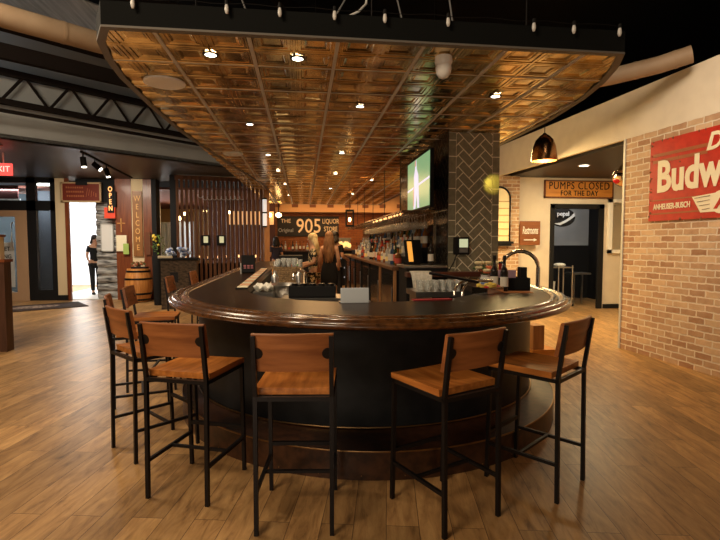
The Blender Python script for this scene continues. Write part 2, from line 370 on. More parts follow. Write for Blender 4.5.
# ------------------------------------------------------------ brass ceiling canopy
out = [(-1.25, 3.34), (-1.36, 3.56), (-1.43, 3.88), (-1.48, 4.3), (-1.50, 5.2), (-1.48, 6.2), (-1.40, 7.3), (-1.30, 8.2), (-1.10, 10.0), (-.90, 11.8), (-.85, 17.3),
       (2.75, 17.3), (2.75, 5.2), (2.66, 4.4), (2.56, 3.95), (2.44, 3.6), (2.32, 3.36)]
out = out[::-1]   # counter clockwise
cr = thing('ceiling_canopy', 'long brass tin tiled canopy with black fascia hanging over the bar', 'canopy', (0, 0, 2.9))
b = B(); bm = b.bm
X0 = -.96 - .605*2; cell = .3025
for i in range(20):
    for j in range(48):
        x0 = X0 + i*cell; y0 = 3.30 + j*cell
        xc, yc = x0+cell/2, y0+cell/2
        if x0 > 2.9 or y0 > 17.3: continue
        prof = [(.151, -.004), (.144, -.004), (.139, .003), (.128, .003), (.124, -.001), (.104, -.001), (.097, .006), (.088, .006), (.084, .001), (.078, .001), (.064, .011), (.058, .009)]
        rows = [[Vector((xc+sx*h, yc+sy*h, z)) for sx, sy in ((-1, -1), (1, -1), (1, 1), (-1, 1))] for h, z in prof]
        V = b.strip(rows, True); bm.faces.new(V[-1])
def clip(bm):
    n = len(out)
    for k in range(n):
        a, c = Vector((*out[k], 0)), Vector((*out[(k+1) % n], 0)); e = c-a
        no = Vector((e.y, -e.x, 0)).normalized()
        # outline is very slightly concave on the left flank: skip near-collinear inner cuts
        if all((Vector((*q, 0))-a).dot(no) < .02 for q in out):
            bmesh.ops.bisect_plane(bm, geom=bm.verts[:]+bm.edges[:]+bm.faces[:], plane_co=a, plane_no=no, clear_outer=True)
def conv(bm):
    pass
clip(bm)
b.done('tin_tiles', m_brass, cr)
b = B()
for i in range(11):
    x = X0 + i*.605
    b.b2(x-.013, x+.013, 3.3, 17.3, -.006, .004)
for j in range(25):
    y = 3.30 + j*.605
    b.b2(-3, 3, y-.008, y+.008, -.005, .004)
clip(b.bm)
b.done('tile_grid', m_tbar, cr)
# solid slab above and edge strips
cx_ = [( x, y) for x, y in out]
b = B(); b.prism(out, .03, .05); b.done('backing', m_black, cr)
b = B(); n = len(out)
ctr = Vector((.6, 9))
def offs(pts, o):
    r = []
    m = len(pts)
    for k in range(m):
        a, q, c = Vector(pts[k-1]), Vector(pts[k]), Vector(pts[(k+1) % m])
        n1 = Vector(((q-a).y, -(q-a).x)).normalized(); n2 = Vector(((c-q).y, -(c-q).x)).normalized()
        nn = (n1+n2).normalized(); r.append(q + nn*o/max(.3, nn.dot(n1)))
    return r
o1, o2 = offs(out, .0), offs(out, .03)
rows = [[(*p, z) for p in q] for q, z in ((o1, .155), (o2, .155), (o2, .0), (o1, .0), (o1, .155))]
b.strip(rows, True); b.done('fascia', m_charcoal, cr)
o0 = offs(out, -.02); o3 = offs(out, .032)
rows = [[(*p, z) for p in q] for q, z in ((o0, .0), (o0, -.010), (o3, -.010), (o3, .004), (o0, .0))]
b = B(); b.strip(rows, True); b.done('edge_trim', M('edge_grey', (.17, .155, .135), .6), cr)
for x, y in ((-.6, 3.6), (1.5, 3.7), (.3, 3.5)):
    pass
hg = B()
for x, y in ((-.8, 3.9), (.6, 4.2), (1.9, 4.0), (.2, 7), (-.9, 8), (2.2, 8)): hg.cyl((x, y, .15), (x, y, 2.75), .006, n=6)
hg.done('hanger_rod', m_steel_blk, cr)

def downlight(x, y, r, label, p=0):
    t = thing('recessed_light', label, 'light', (x, y, 2.888), group=None)
    B().lathe([(r*.74, -.004), (r, -.006), (r*1.04, .004), (r*.8, .008)], n=20).done('trim_ring', m_black, t, smooth=40)
    B().lathe([(0, -.0035), (r*.74, -.0035), (r*.74, .004), (0, .004)], n=20).done('lens', m_emit, t)
    if p: light('SPOT', 'canopy_spot', (x, y, 2.87), (x, y, 0), p, WARM, .04, None, 95, .6)
downlight(-.66, 3.69, .055, 'recessed round downlight nearest the left front corner of the brass canopy', 34)
downlight(-.03, 3.69, .055, 'recessed round downlight second from left along the front of the brass canopy', 34)
downlight(1.8, 4.4, .055, 'recessed round downlight in the right half of the brass canopy', 18)
downlight(.58, 4.88, .05, 'recessed round downlight in the middle of the brass canopy', 34)
downlight(-.6, 5.75, .05, 'recessed downlight in the left half behind the large speaker', 34)
g = 'small downlights along the brass canopy'
for x, y in ((-.53, 7.69), (.6, 7.4), (-.46, 9.33), (.65, 9.6), (-.4, 11.4), (.7, 12.2), (1.5, 10.5), (-.4, 14), (1.4, 13.5)):
    downlight(x, y, .05, 'small distant recessed downlight in the brass canopy', 22)
    C.objects
for o in list(C.objects):
    if o.get('label') == 'small distant recessed downlight in the brass canopy': o['group'] = g
def speaker(x, y, r, label):
    t = thing('ceiling_speaker', label, 'speaker', (x, y, 2.888))
    B().lathe([(0, -.012), (r*.9, -.010), (r*.9, .003), (0, .003)], n=32).done('grille', m_wplast, t, smooth=30)
    B().lathe([(r*.9, -.012), (r, -.008), (r, .006), (r*.9, .006), (r*.9, -.012)], n=32).done('rim', m_wplast, t, smooth=30)
speaker(-1.17, 4.37, .17, 'large round white speaker near the front left of the brass canopy')
speaker(-1.06, 7.67, .15, 'round white speaker on the left edge of the canopy before the slat screen')
speaker(-.85, 10.7, .15, 'farthest round white speaker on the brass canopy above the slats')
t = thing('dome_camera', 'white dome security camera under the front of the brass canopy', 'camera', (1.05, 3.56, 2.89))
B().lathe([(0, .01), (.062, .01), (.066, -.03), (.058, -.05), (0, -.05)], n=24).done('base', m_wplast, t, smooth=40)
B().lathe([(.056, -.05), (.060, -.075), (.054, -.11), (.035, -.14), (0, -.155)], n=24).done('dome', m_wplast, t, smooth=60)
t0 = thing('festoon_bulb', 'small frosted bulb clipped on the black canopy fascia', 'bulb', (0, 0, 0), group='frosted bulbs along the canopy fascia')
B().lathe([(0, -.058), (.008, -.055), (.014, -.036), (.013, -.016), (.010, 0), (0, 0)], n=12).done('glass', m_bulb, t0, smooth=60)
B().lathe([(0, .03), (.011, .03), (.013, .0), (0, 0)], n=12).done('socket', m_black, t0)
def fr(x): return 3.33 + .0056*(x+1.25)
first = True
for x in (-1.06, -.48, -.14, .22, .56, 1.0, 1.62, 1.92, 2.27):
    if first: t0.location = (x, fr(x)-.055, 3.055); first = False
    else: dup(t0, (x, fr(x)-.055, 3.055))
tag(B().tube([(-1.3, 3.30, 3.075)] + [(-1.25+k*.11, fr(0)-.045, 3.07+.006*math.sin(k*1.7)) for k in range(33)], .0022, 5).done('light_string', m_black), 'black cord of the bulb string along the canopy fascia', 'cord')
tag(B().tube([(.1, 3.5, 3.055), (.2, 3.47, 3.11), (.3, 3.45, 3.09), (.4, 3.45, 3.14), (.46, 3.5, 3.22), (.5, 3.7, 3.5), (.5, 4.5, 4.2)], .008, 6).done('power_cable', m_wplast), 'loose white cable curling above the middle of the canopy fascia', 'cable')

# ------------------------------------------------------------ ceiling steelwork
m_joist = dull(M('dark_joist', (.014, .010, .009), .7))
def truss(name, A, Bp, h, label, nweb=14, r=.035):
    A, Bp = Vector(A), Vector(Bp); t = thing(name, label, 'truss', tuple(A))
    D = Bp-A; z = Vector((0, 0, h))
    B().bar((0, 0, 0), D, r*2.4, r*2.0).done('bottom_chord', m_joist, t)
    B().bar(z, D+z, r*2.4, r*2.4).done('top_chord', m_joist, t)
    wb = B()
    for k in range(nweb):
        a = D*(k/nweb); c = D*((k+.5)/nweb)+z; e = D*((k+1)/nweb)
        wb.cyl(a, c, r*.55, n=6); wb.cyl(c, e, r*.55, n=6)
    wb.done('web', m_joist, t)
    return t
truss('roof_truss', (-7.2, 6.1, 3.78), (-1.7, 10.9, 3.70), .46, 'lower dark steel truss running along the grey wall at left', 11, .042)
tag(B().bar((-7.1, 5.9, 3.58), (-1.7, 10.75, 3.54), .05, .05).done('steel_pipe', m_joist), 'thin dark pipe just under the left truss', 'pipe')
tag(B().bar((-8, 4.9, 4.35), (-1.9, 9.9, 4.35), .12, .22).done('roof_beam', m_joist), 'dark steel beam above the left truss', 'beam')
tag(B().bar((-8, 4.3, 4.75), (0.5, 11.9, 4.7), .16, .3).done('roof_beam', m_joist), 'upper dark beam below the pale duct at left', 'beam')
for k, (a, c) in enumerate((((-9, 3.2, 5.2), (6, 14, 5.2)), ((-2, 2.2, 5.1), (7.5, 6.5, 5.1)), ((-3, 1.0, 5.2), (0.5, 9.5, 5.2)))):
    tag(B().bar(a, c, .12, .28).done('roof_beam', m_joist), ('black roof beam crossing behind the canopy', 'dark roof beam slanting down above the right end of the canopy', 'dark roof beam over the left corner of the canopy')[k], 'beam')
m_duct = noisy(M('pale_duct', (.5, .36, .24), .6), (.30, .20, .12), (.40, .29, .19), (1, 1, 1), 2)
def duct(pts, r, label):
    t = thing('round_duct', label, 'duct', (0, 0, 0))
    B().tube(pts, r, 16).done('pipe', m_duct, t, smooth=60)
    P_ = [Vector(p) for p in pts]
    for a, c in zip(P_, P_[1:]):
        v = (c-a).normalized(); m_ = (a+c)/2
        B().cyl(m_-v*.02, m_+v*.02, r*1.03, n=16).done('seam', m_duct, t, smooth=60)
duct([(-6.4, 3.4, 4.2), (-5.2, 4.7, 4.2), (-4.2, 5.68, 4.2), (-3.45, 6.35, 4.2), (-2.6, 7.05, 4.2), (-1.6, 7.75, 4.2)], .135, 'curving pale brown duct high at the upper left')
duct([(2.9, 6.2, 3.50), (3.35, 5.85, 3.52), (3.8, 5.6, 3.56), (4.2, 5.35, 3.62), (4.45, 5.15, 3.68)], .10, 'short pale brown duct meeting the top of the cream bulkhead')
struct(B().prism([(-7.5, 6.8), (-4.3, 10), (-3.0, 8.6), (-5.8, 5.4)], 5.3, 5.32), 'ceiling_skylight', noisy(M('pale_corrugated', (.5, .55, .55), .6), (.35, .40, .40), (.62, .66, .66), (8, .5, 1), 2))
light('AREA', 'skylight_fill', (-5.2, 7.2, 5.15), (-5.2, 7.2, 6), 12, DAY, 1.5)
cb = B()
for a in (((-.3, 4.2, 3.06), (-.5, 3.9, 3.5), (-.2, 3.8, 4)), ((.1, 4, 3.06), (.4, 4.1, 3.6), (.6, 4.3, 4.3)), ((.9, 4, 3.06), (.8, 4.2, 3.7), (1.2, 4.4, 4.3)), ((1.3, 4, 3.06), (1.2, 4, 3.7), (1.3, 4, 4.6))):
    tag(B().tube(a, .007, 6).done('hanging_cable', M('grey_cable', (.3, .3, .3), .6)), 'thin grey cable rising above the canopy', 'cable', 'thin cables above the canopy')

# ------------------------------------------------------------ bar counter
NP = 60
def path(xl, xr, yf, r=.4, yr=5.15):
    cx, a, bb = (xl+xr)/2, (xr-xl)/2, 4.9-yf
    P = [(xl, 12.1-(12.1-4.9)*k/24) for k in range(24)]
    P += [(cx-a*math.cos(PI*k/NP), 4.9-bb*math.sin(PI*k/NP)) for k in range(NP+1)]
    P += [(xr, 4.9+(yr-4.9)*k/4) for k in range(1, 5)]
    P += [(xr-r+r*math.cos(PI/2*k/10), yr+r*math.sin(PI/2*k/10)) for k in range(1, 11)]
    P += [(xr-r-(xr-r-1.9)*k/4, yr+r) for k in range(1, 5)]
    return [Vector(p) for p in P]
def inward(P, o):
    r = []
    for i, p in enumerate(P):
        a = P[max(0, i-1)]; c = P[min(len(P)-1, i+1)]; t = (c-a).normalized()
        r.append(p + Vector((-t.y, t.x))*o)
    return r
bar = thing('bar_counter', 'large rounded bar counter with dark top, glossy rolled edge and black front', 'bar', (0, 0, 0))
OP = path(-1.23, 2.50, 2.71)
prof = [(.25, 1.020), (.05, 1.004), (.02, 1.004), (.0, 1.014), (-.005, 1.026), (.0, 1.038), (.012, 1.046), (.024, 1.047), (.030, 1.058), (.042, 1.067), (.060, 1.070), (.078, 1.064), (.086, 1.054), (.104, 1.054),
        (.114, 1.068), (.130, 1.076), (.150, 1.074), (.165, 1.064), (.170, 1.052)]
b = B(); b.strip([[(*q, z) for q in inward(OP, o)] for o, z in prof]); b.done('rolled_edge', m_mould, bar, smooth=55)
IN = path(-.55, 1.76, 3.65, .1, 5.35)
a_ = inward(OP, .155)
b = B(); b.strip([[(*p, z) for p in q] for q, z in ((a_, 1.0), (a_, 1.060), (IN, 1.060), (IN, 1.0), (a_, 1.0))]); b.done('bar_top', m_bartop, bar)
PN = path(-1.0, 2.26, 3.33, .35, 5.1)
b = B(); pi_ = inward(PN, .08)
b.strip([[(*p, z) for p in q] for q, z in ((PN, .2), (PN, 1.02), (pi_, 1.02), (pi_, .0), (PN, .0))]); b.done('front_panel', m_panel, bar, smooth=40)
ST = path(-1.14, 2.42, 2.94, .4, 5.1); si = inward(ST, .5)
b = B(); b.strip([[(*p, z) for p in q] for q, z in ((si, .185), (ST, .185), (ST, .0), (si, 0), (si, .185))]); b.done('foot_step', m_step, bar, smooth=40)
b = B(); b.tube([(*p, .188) for p in ST], .006, 6); b.done('step_nosing', m_gold, bar, smooth=60)
b = B(); b.tube([(*p, .197) for p in inward(PN, -.012)], .006, 6); b.done('panel_strip', m_gold, bar, smooth=60)
b = B()
for i, p in enumerate(inward(ST, -.002)):
    if i % 3 == 0: b.sph((*p, .03), (.005, .005, .005), 6)
b.done('rivets', m_gold, bar, smooth=60)
# inner shelf wall below
b = B(); ii = inward(IN, -.06); b.strip([[(*p, z) for p in q] for q, z in ((IN, 1.0), (ii, .0))]); b.done('inner_panel', m_black, bar)

# ------------------------------------------------------------ bar stools
def make_stool(label):
    t = thing('bar_stool', label, 'bar stool')
    W, D = .40, .50
    # seat: saddle
    rows = []; n = 12
    top = []; bot = []
    for j in range(n+1):
        y = -.19 + .42*j/n; rt = []; rb = []
        for i in range(n+1):
            x = -.205 + .41*i/n; u = x/.205; v = (y-.02)/.21
            z = .765 - .016*max(0, (1-u*u))*max(0, 1-(v*.9)**2) - .006*max(0, v)**3
            rt.append((x, y, z)); rb.append((x*.985, y, .728))
        top.append(rt); bot.append(rb)
    b = B(); V = b.strip(top); U = b.strip(bot)
    for j in range(n):
        b.bm.faces.new((V[j][0], V[j+1][0], U[j+1][0], U[j][0])); b.bm.faces.new((V[j][-1], U[j][-1], U[j+1][-1], V[j+1][-1]))
    for i in range(n):
        b.bm.faces.new((V[0][i], U[0][i], U[0][i+1], V[0][i+1])); b.bm.faces.new((V[-1][i], V[-1][i+1], U[-1][i+1], U[-1][i]))
    b.done('seat', m_seat, t, smooth=40)
    # backrest board curved
    top = []
    def arc(x): return -.215 - .022*(1-(x/.205)**2)
    b = B(); m_ = 12; rf = []; rows = []
    for k in range(m_+1):
        x = -.207 + .414*k/m_
        y = arc(x); lean = .035
        z0, z1 = .862, 1.062
        rows.append([(x, y+.012, z0), (x, y+.012-lean, z1-.006), (x, y+.004-lean, z1), (x, y-.008-lean, z1), (x, y-.012-lean, z1-.006), (x, y-.012, z0)])
    V = b.strip(rows, True); b.bm.faces.new(V[0]); b.bm.faces.new(V[-1][::-1])
    b.done('backrest', m_back, t, smooth=40)
    w_ = .022
    for sx in (-1, 1):
        x = sx*.196
        B().bar((x, -.235, 0), (x, -.225, .73), w_, w_).bar((x, -.225, .73), (x, -.268, 1.05), w_, w_).done('leg', m_steel_blk, t)
        B().bar((x, .225, 0), (x, .205, .728), w_, w_).done('leg', m_steel_blk, t)
        br = B(); br.cyl((sx*.178, -.228, .965), (sx*.178, -.256, .957), .029, n=18); br.done('back_bracket', m_steel_blk, t, smooth=40)
        B().bar((x, -.233, .225), (x, .219, .225), .018, .02).done('side_stretcher', m_steel_blk, t)
    B().b2(-.207, .207, -.236, -.214, .706, .728).b2(-.207, .207, .194, .216, .706, .728).b2(-.207, -.185, -.22, .2, .706, .728).b2(.185, .207, -.22, .2, .706, .728).done('seat_frame', m_steel_blk, t)
    B().b2(-.19, .19, .208, .23, .285, .307).done('footrest', m_steel_blk, t)
    B().b2(-.19, .19, -.01, .01, .218, .234).done('cross_stretcher', m_steel_blk, t)
    return t
stools = [(-.03, 2.67, -6, 'bar stool with wooden back seen squarely from behind, nearest the front middle of the bar'),
          (.79, 2.61, 25, 'bar stool turned slightly left, second from the right end of the row'),
          (1.47, 2.87, 38, 'rightmost bar stool, turned in three-quarter view near the brick wall'),
          (-.66, 3.06, -20, 'bar stool left of the front middle one, wide orange seat and full back visible'),
          (-1.10, 3.68, -49, 'bar stool at the bend of the left side, its seat mostly behind another stool back'),
          (-1.43, 4.42, -72, 'bar stool just behind the bend at left, dark narrow back'),
          (-1.56, 5.25, -84, 'bar stool on the left side with its back seen edge-on beside the floor'),
          (-1.55, 6.75, -88, 'far bar stool beside the left bar edge in front of the host stand'),
          (-1.52, 8.0, -90, 'farthest bar stool along the left bar edge near the slat screen')]
st0 = None
for x, y, a, l in stools:
    if st0 is None:
        st0 = make_stool(l); st0.location = (x, y, 0); st0.rotation_euler = (0, 0, R(a))
    else: dup(st0, (x, y, 0), R(a), l)

# ------------------------------------------------------------ tiled column
XC0, XC1, YC0, YC1 = 1.82, 2.49, 5.9, 8.9
col = struct(B().b2(XC0+.006, XC1-.006, YC0+.008, YC1, 0, 2.9), 'wall_column', m_grout)
def herring(x0, x1, z0, z1, m, name, parent, T, a=.1, bw=.105):
    b = B(); bm = b.bm; tmp = bmesh.new()
    g_ = .006; L2, W2 = .2, .1; ca = math.cos(PI/4)
    rr = B()
    for i in range(-24, 60):
        for j in range(-40, 60):
            # herringbone unit lattice in rotated coordinates
            for (ox, oy, sx, sy) in ((0, 0, 2, 1), (0, 1, 1, 2)):
                gx = i*1 + j*2*0; 
                u = i + ox; v = 0
                X = (i*1 + ox)*W2; Y = (j*4 + i*1*(-1) + oy)*W2 if False else 0
    rr.bm.free(); tmp.free()
    # classic tiling: horizontal brick at (n+2... ) generated by lattice vectors (1,1) and (2,-2) for 2x1 tiles
    for p in range(-60, 60):
        for q in range(-30, 30):
            ux, uy = p*1 + q*2, p*1 - q*2
            for (ox, oy, sx, sy) in ((0, 0, 2, 1), (0, 1, 1, 2)):
                X0_, Y0_ = (ux+ox)*W2, (uy+oy)*W2
                X1_, Y1_ = X0_ + sx*W2, Y0_ + sy*W2
                pts = [(X0_+g_, Y0_+g_), (X1_-g_, Y0_+g_), (X1_-g_, Y1_-g_), (X0_+g_, Y1_-g_)]
                P_ = [((x*ca - y*ca), (x*ca + y*ca)) for x, y in pts]
                P_ = [(x+(x0+x1)/2, y+z0) for x, y in P_]
                if max(x for x, y in P_) < x0+bw or min(x for x, y in P_) > x1-bw or max(y for x, y in P_) < z0 or min(y for x, y in P_) > z1: continue
                bm.faces.new([bm.verts.new((x, 0, y)) for x, y in P_])
    for co, no in (((x0+bw, 0, 0), (-1, 0, 0)), ((x1-bw, 0, 0), (1, 0, 0)), ((0, 0, z0), (0, 0, -1)), ((0, 0, z1), (0, 0, 1))):
        bmesh.ops.bisect_plane(bm, geom=bm.verts[:]+bm.edges[:]+bm.faces[:], plane_co=co, plane_no=no, clear_outer=True)
    if bw > 0:
        z = z0
        while z < z1:
            for xa, xb in ((x0, x0+bw), (x1-bw, x1)):
                bm.faces.new([bm.verts.new(p) for p in ((xa+g_, 0, z+g_), (xb-g_, 0, z+g_), (xb-g_, 0, min(z+.2, z1)-g_), (xa+g_, 0, min(z+.2, z1)-g_))])
            z += .2
    r = bmesh.ops.extrude_face_region(bm, geom=bm.faces[:])
    bmesh.ops.translate(bm, vec=(0, -.0035, 0), verts=[v for v in r['geom'] if isinstance(v, bmesh.types.BMVert)])
    bmesh.ops.transform(bm, matrix=T, verts=bm.verts[:])
    return b.done(name, m, parent)
herring(0, XC1-XC0, .0, 2.9, m_tile, 'wall_tiles', col, Matrix.Translation((XC0, YC0+.009, 0)), bw=.10)
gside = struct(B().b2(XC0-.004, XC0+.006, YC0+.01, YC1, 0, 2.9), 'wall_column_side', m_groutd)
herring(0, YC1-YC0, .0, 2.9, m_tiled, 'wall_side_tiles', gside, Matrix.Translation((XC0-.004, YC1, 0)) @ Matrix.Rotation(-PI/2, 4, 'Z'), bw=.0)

# television
m_screen = M('tv_green', (.02, .02, .02), .3, emit=(.20, .36, .17), es=1.1)
tv = thing('television', 'flat television showing a player in white, mounted beside the tiled column', 'television', (1.62, 6.7, 2.35), -PI/2)
# local x runs along world -y after rotation of -90: local +x -> world -y, local -y -> world -x
B().b2(-.67, .67, -.0, .05, -.375, .375, .008).done('casing', m_black, tv)
B().b2(-.645, .645, -.004, .002, -.345, .355).done('screen', m_screen, tv)
m_pl = M('tv_white', (.1, .1, .1), .4, emit=(.72, .66, .80), es=1.1)
m_sk = M('tv_skin', (.1, .05, .05), .4, emit=(.62, .36, .26), es=1)
b = B(); pts = [(-.24, -.34), (-.20, -.05), (-.22, .12), (-.15, .24), (-.16, .34), (-.08, .35), (-.06, .22), (.04, .12), (.06, -.05), (.10, -.34), (.0, -.34), (-.06, -.12), (-.12, -.34)]
b.prism(pts, 0, .003, Matrix.Translation((0, -.004, 0)) @ FRONT); b.done('player_picture', m_pl, tv)
b = B(); b.prism([(-.645, -.07), (.645, -.0), (.645, .03), (-.645, -.04)], 0, .001, Matrix.Translation((0, -.004, 0)) @ FRONT); b.done('pitch_line', m_pl, tv)
B().prism([(-.17, .26), (-.08, .26), (-.09, .345), (-.16, .345)], 0, .004, Matrix.Translation((0, -.004, 0)) @ FRONT).prism([(-.26, -.3), (-.2, -.3), (-.2, .0), (-.25, -.05)], 0, .004, Matrix.Translation((0, -.004, 0)) @ FRONT).done('player_skin', m_sk, tv)
B().b2(-.1, .1, .05, .2, -.08, .08).done('wall_bracket', m_black, tv)
# card terminal on the column
t = thing('wall_phone_terminal', 'black order terminal with lit screen on the olive tiled column', 'terminal', (1.98, 5.86, 1.48))
B().box((0, 0, 0), (.20, .06, .22), bev=.012).done('housing', m_black, t)
B().b2(-.035, .075, -.035, -.03, -.02, .085).done('screen', M('pale_screen', (.2, .2, .2), .3, emit=(.75, .78, .45), es=.7), t)
B().b2(-.035, .075, -.033, -.03, -.085, -.03).done('keypad', M('grey_keys', (.15, .15, .15), .5), t)
B().tube([(-.06, 0, -.1), (-.1, -.03, -.2), (-.16, -.1, -.26), (-.2, -.14, -.3)], .008, 6).done('cable', m_black, t)

# ------------------------------------------------------------ back bar along the column wall
bb = thing('back_bar_cabinet', 'dark back bar cabinet with wooden posts running away behind the bar', 'cabinet', (0, 0, 0))
B().b2(1.26, 1.80, 6.45, 14.5, 0, 1.14).done('body', m_black, bb)
B().b2(1.20, 1.80, 6.4, 14.5, 1.14, 1.19, .008).done('counter_top', wood('cabinet_top', (.10, .045, .02), (.2, .09, .04), .3, .4, 'Y'), bb)
for k in range(7):
    B().b2(1.225, 1.262, 6.42+k*1.25, 6.47+k*1.25, 0, 1.14).done('post', m_post if k < 2 else m_black, bb)
for k in range(6):
    dd = B().b2(1.245, 1.26, 6.52+k*1.25, 7.62+k*1.25, .12, 1.06).done('door', M('smoked_glass_door', (.02, .02, .02), .12) if k == 0 else bpy.data.materials['smoked_glass_door'], bb)
    B().cyl((1.235, 6.6+k*1.25, .5), (1.235, 6.6+k*1.25, .9), .01, n=8).done('handle', m_steel, dd)
B().b2(1.44, 1.80, 6.5, 14.2, 1.19, 1.31).done('bottle_step', m_black, bb)
B().b2(1.62, 1.80, 6.5, 14.2, 1.31, 1.45).done('bottle_step', m_black, bb)
B().b2(1.795, 1.81, 6.5, 14.4, 1.2, 1.92).done('glint_back', noisy(M('glint_mirror', (.3, .2, .1), .22, 1), (.16, .09, .045), (.50, .36, .22), nscale=6), bb)  # added brown reflector, imitates glints of glassware between rack and bottles
# end cabinet near the column with the towel
eb = thing('end_cabinet', 'black cabinet at the foot of the tiled column with a service top', 'cabinet', (0, 0, 0))
B().b2(1.28, 1.80, 5.86, 6.35, 0, 1.2).done('body', m_black, eb)
tag(B().b2(1.25, 2.5, 5.68, 5.84, 1.10, 1.16, .006).done('dark_ledge', wood('dark_red_ledge', (.06, .015, .01), (.1, .03, .015), .35, .3, 'X')), 'dark red wooden ledge along the foot of the tiled column', 'ledge')
B().b2(1.25, 1.80, 5.85, 6.36, 1.2, 1.235, .006).done('top', m_steel, eb)
# glass rack
gr = thing('stemware_rack', 'overhead steel rack with wine glasses hanging along the back bar', 'rack', (0, 0, 0))
rk = B()
for x in (1.32, 1.44, 1.56, 1.68): rk.b2(x-.008, x+.008, 6.2, 14.2, 1.9, 1.912)
rk.b2(1.28, 1.74, 6.2, 14.2, 1.93, 1.945); rk.done('rails', m_copper, gr)
for k in range(5): B().cyl((1.55, 7.6+k*1.5, 1.94), (1.55, 7.6+k*1.5, 2.9), .008, n=6).done('hanger', m_steel_blk, gr)
wg = B(); wg.lathe([(0, 0), (.034, -.002), (.034, -.006), (.005, -.012), (.004, -.085), (.012, -.095), (.034, -.12), (.038, -.15), (.030, -.19), (.028, -.19), (.036, -.15), (.032, -.12), (0, -.10)], n=10)
wg = tag(wg.done('wine_glass', M('stem_glass', (.95, .90, .80), .05, trans=.82), smooth=60), 'clear wine glass hanging upside down in the row nearest the bar', 'wine glass', 'wine glasses hanging from the overhead rack')
k = 0
for y in [6.3+.2*i for i in range(22)]:
    for x in (1.38, 1.50, 1.62):
        p = (x, y, 1.9)
        if k == 0: wg.location = p
        else:
            c = wg.copy(); C.objects.link(c); c.location = p; c['label'] = {1.38: 'clear wine glass hanging upside down in the row nearest the bar', 1.50: 'clear wine glass hanging upside down in the middle row of the rack', 1.62: 'clear wine glass hanging upside down in the rack row nearest the tiled wall'}[x]
        k += 1
light('AREA', 'rack_light', (1.0, 8.2, 2.86), (1.5, 8.6, 1.6), 30, AMB, .15, 3.0)

# bottles
BT = {}
cols = {'amber': (.28, .09, .015), 'green': (.02, .10, .03), 'clear': (.75, .78, .78), 'red': (.45, .03, .02), 'dark': (.02, .015, .012), 'gold': (.75, .45, .12), 'blue': (.10, .22, .45)}
def bottle_proto(key, kind):
    c = cols[key]
    m = M('glass_'+key, c, .08, trans=.55 if key in ('clear', 'gold', 'green', 'blue') else .2)
    pr = {'tall': [(0, 0), (.036, .003), (.038, .02), (.038, .19), (.030, .215), (.014, .24), (.013, .295), (.016, .30), (.016, .31), (0, .31)],
          'squat': [(0, 0), (.044, .003), (.046, .02), (.046, .13), (.036, .165), (.015, .18), (.014, .225), (.018, .23), (.018, .245), (0, .245)],
          'wine': [(0, 0), (.035, .003), (.037, .02), (.037, .18), (.028, .215), (.014, .235), (.0135, .30), (.0155, .302), (.0155, .32), (0, .32)]}[kind]
    t = thing('liquor_bottle', 'x', 'bottle', (0, 0, -50))
    B().lathe(pr, n=10).done('glass_body', m, t, smooth=50)
    h = {'tall': (.06, .16), 'squat': (.04, .11), 'wine': (.05, .14)}[kind]; r = pr[3][0]+.001
    lc = random.choice([(.8, .76, .66), (.7, .1, .06), (.85, .7, .3), (.1, .1, .12)])
    B().lathe([(r, h[0]), (r, h[1])], n=10).done('label_band', M('label_'+key+kind, lc, .6), t, smooth=50)
    z = pr[-1][1]
    B().lathe([(0, z+.02), (.014, z+.018), (.016, z-.012), (0, z-.012)], n=8).done('cap', m_black if key != 'clear' else m_steel, t, smooth=50)
    return t
protos = [bottle_proto(k_, kd) for k_, kd in (('amber', 'tall'), ('green', 'tall'), ('clear', 'tall'), ('red', 'squat'), ('dark', 'wine'), ('gold', 'squat'), ('blue', 'tall'), ('amber', 'squat'), ('clear', 'squat'))]
pn = ['tall amber', 'tall green', 'tall clear', 'squat red', 'dark wine', 'squat golden', 'tall blue', 'squat amber', 'squat clear']
used = [False]*len(protos)
def put_bottle(i, p, tier, label=None, group=None):
    l = label or f'{pn[i]} liquor bottle on the {tier} of the back bar'
    g_ = group or f'{pn[i]} bottles on the {tier}'
    if label: g_ = group
    if not used[i]:
        t = protos[i]; t.location = p; t['label'] = l; used[i] = True
        if g_: t['group'] = g_
        return t
    t = dup(protos[i], p, random.uniform(0, 6), l)
    if g_: t['group'] = g_
    elif 'group' in t: del t['group']
    return t
put_bottle(4, (1.62, 5.98, 1.235), '', 'dark wine bottle with a white label standing left of the tiled column')
for tier, x, z, n_ in (('front tier', 1.34, 1.192, 30), ('middle tier', 1.53, 1.312, 32), ('top tier', 1.71, 1.452, 32)):
    y = 6.62
    for k in range(n_):
        i = random.choice([0, 1, 2, 3, 5, 6, 7, 8, 0, 2, 4])
        put_bottle(i, (x+random.uniform(-.02, .02), y, z), tier)
        y += random.uniform(.10, .17)*(1+k*.025)
# beer tap tower / dark lantern at far left end of back bar
t = thing('lantern', 'dark lantern with warm light hanging at the far end of the back bar', 'lantern', (1.05, 10.8, 2.0))
B().b2(-.09, .09, -.09, .09, .22, .26).b2(-.09, .09, -.09, .09, -.12, -.08).b2(-.09, -.07, -.09, -.07, -.1, .24).b2(.07, .09, -.09, -.07, -.1, .24).b2(-.09, -.07, .07, .09, -.1, .24).b2(.07, .09, .07, .09, -.1, .24).done('frame', m_black, t)
B().sph((0, 0, .04), (.03, .03, .05)).done('bulb', m_emitw, t)
B().cyl((0, 0, .26), (0, 0, .9), .006, n=6).done('chain', m_black, t)
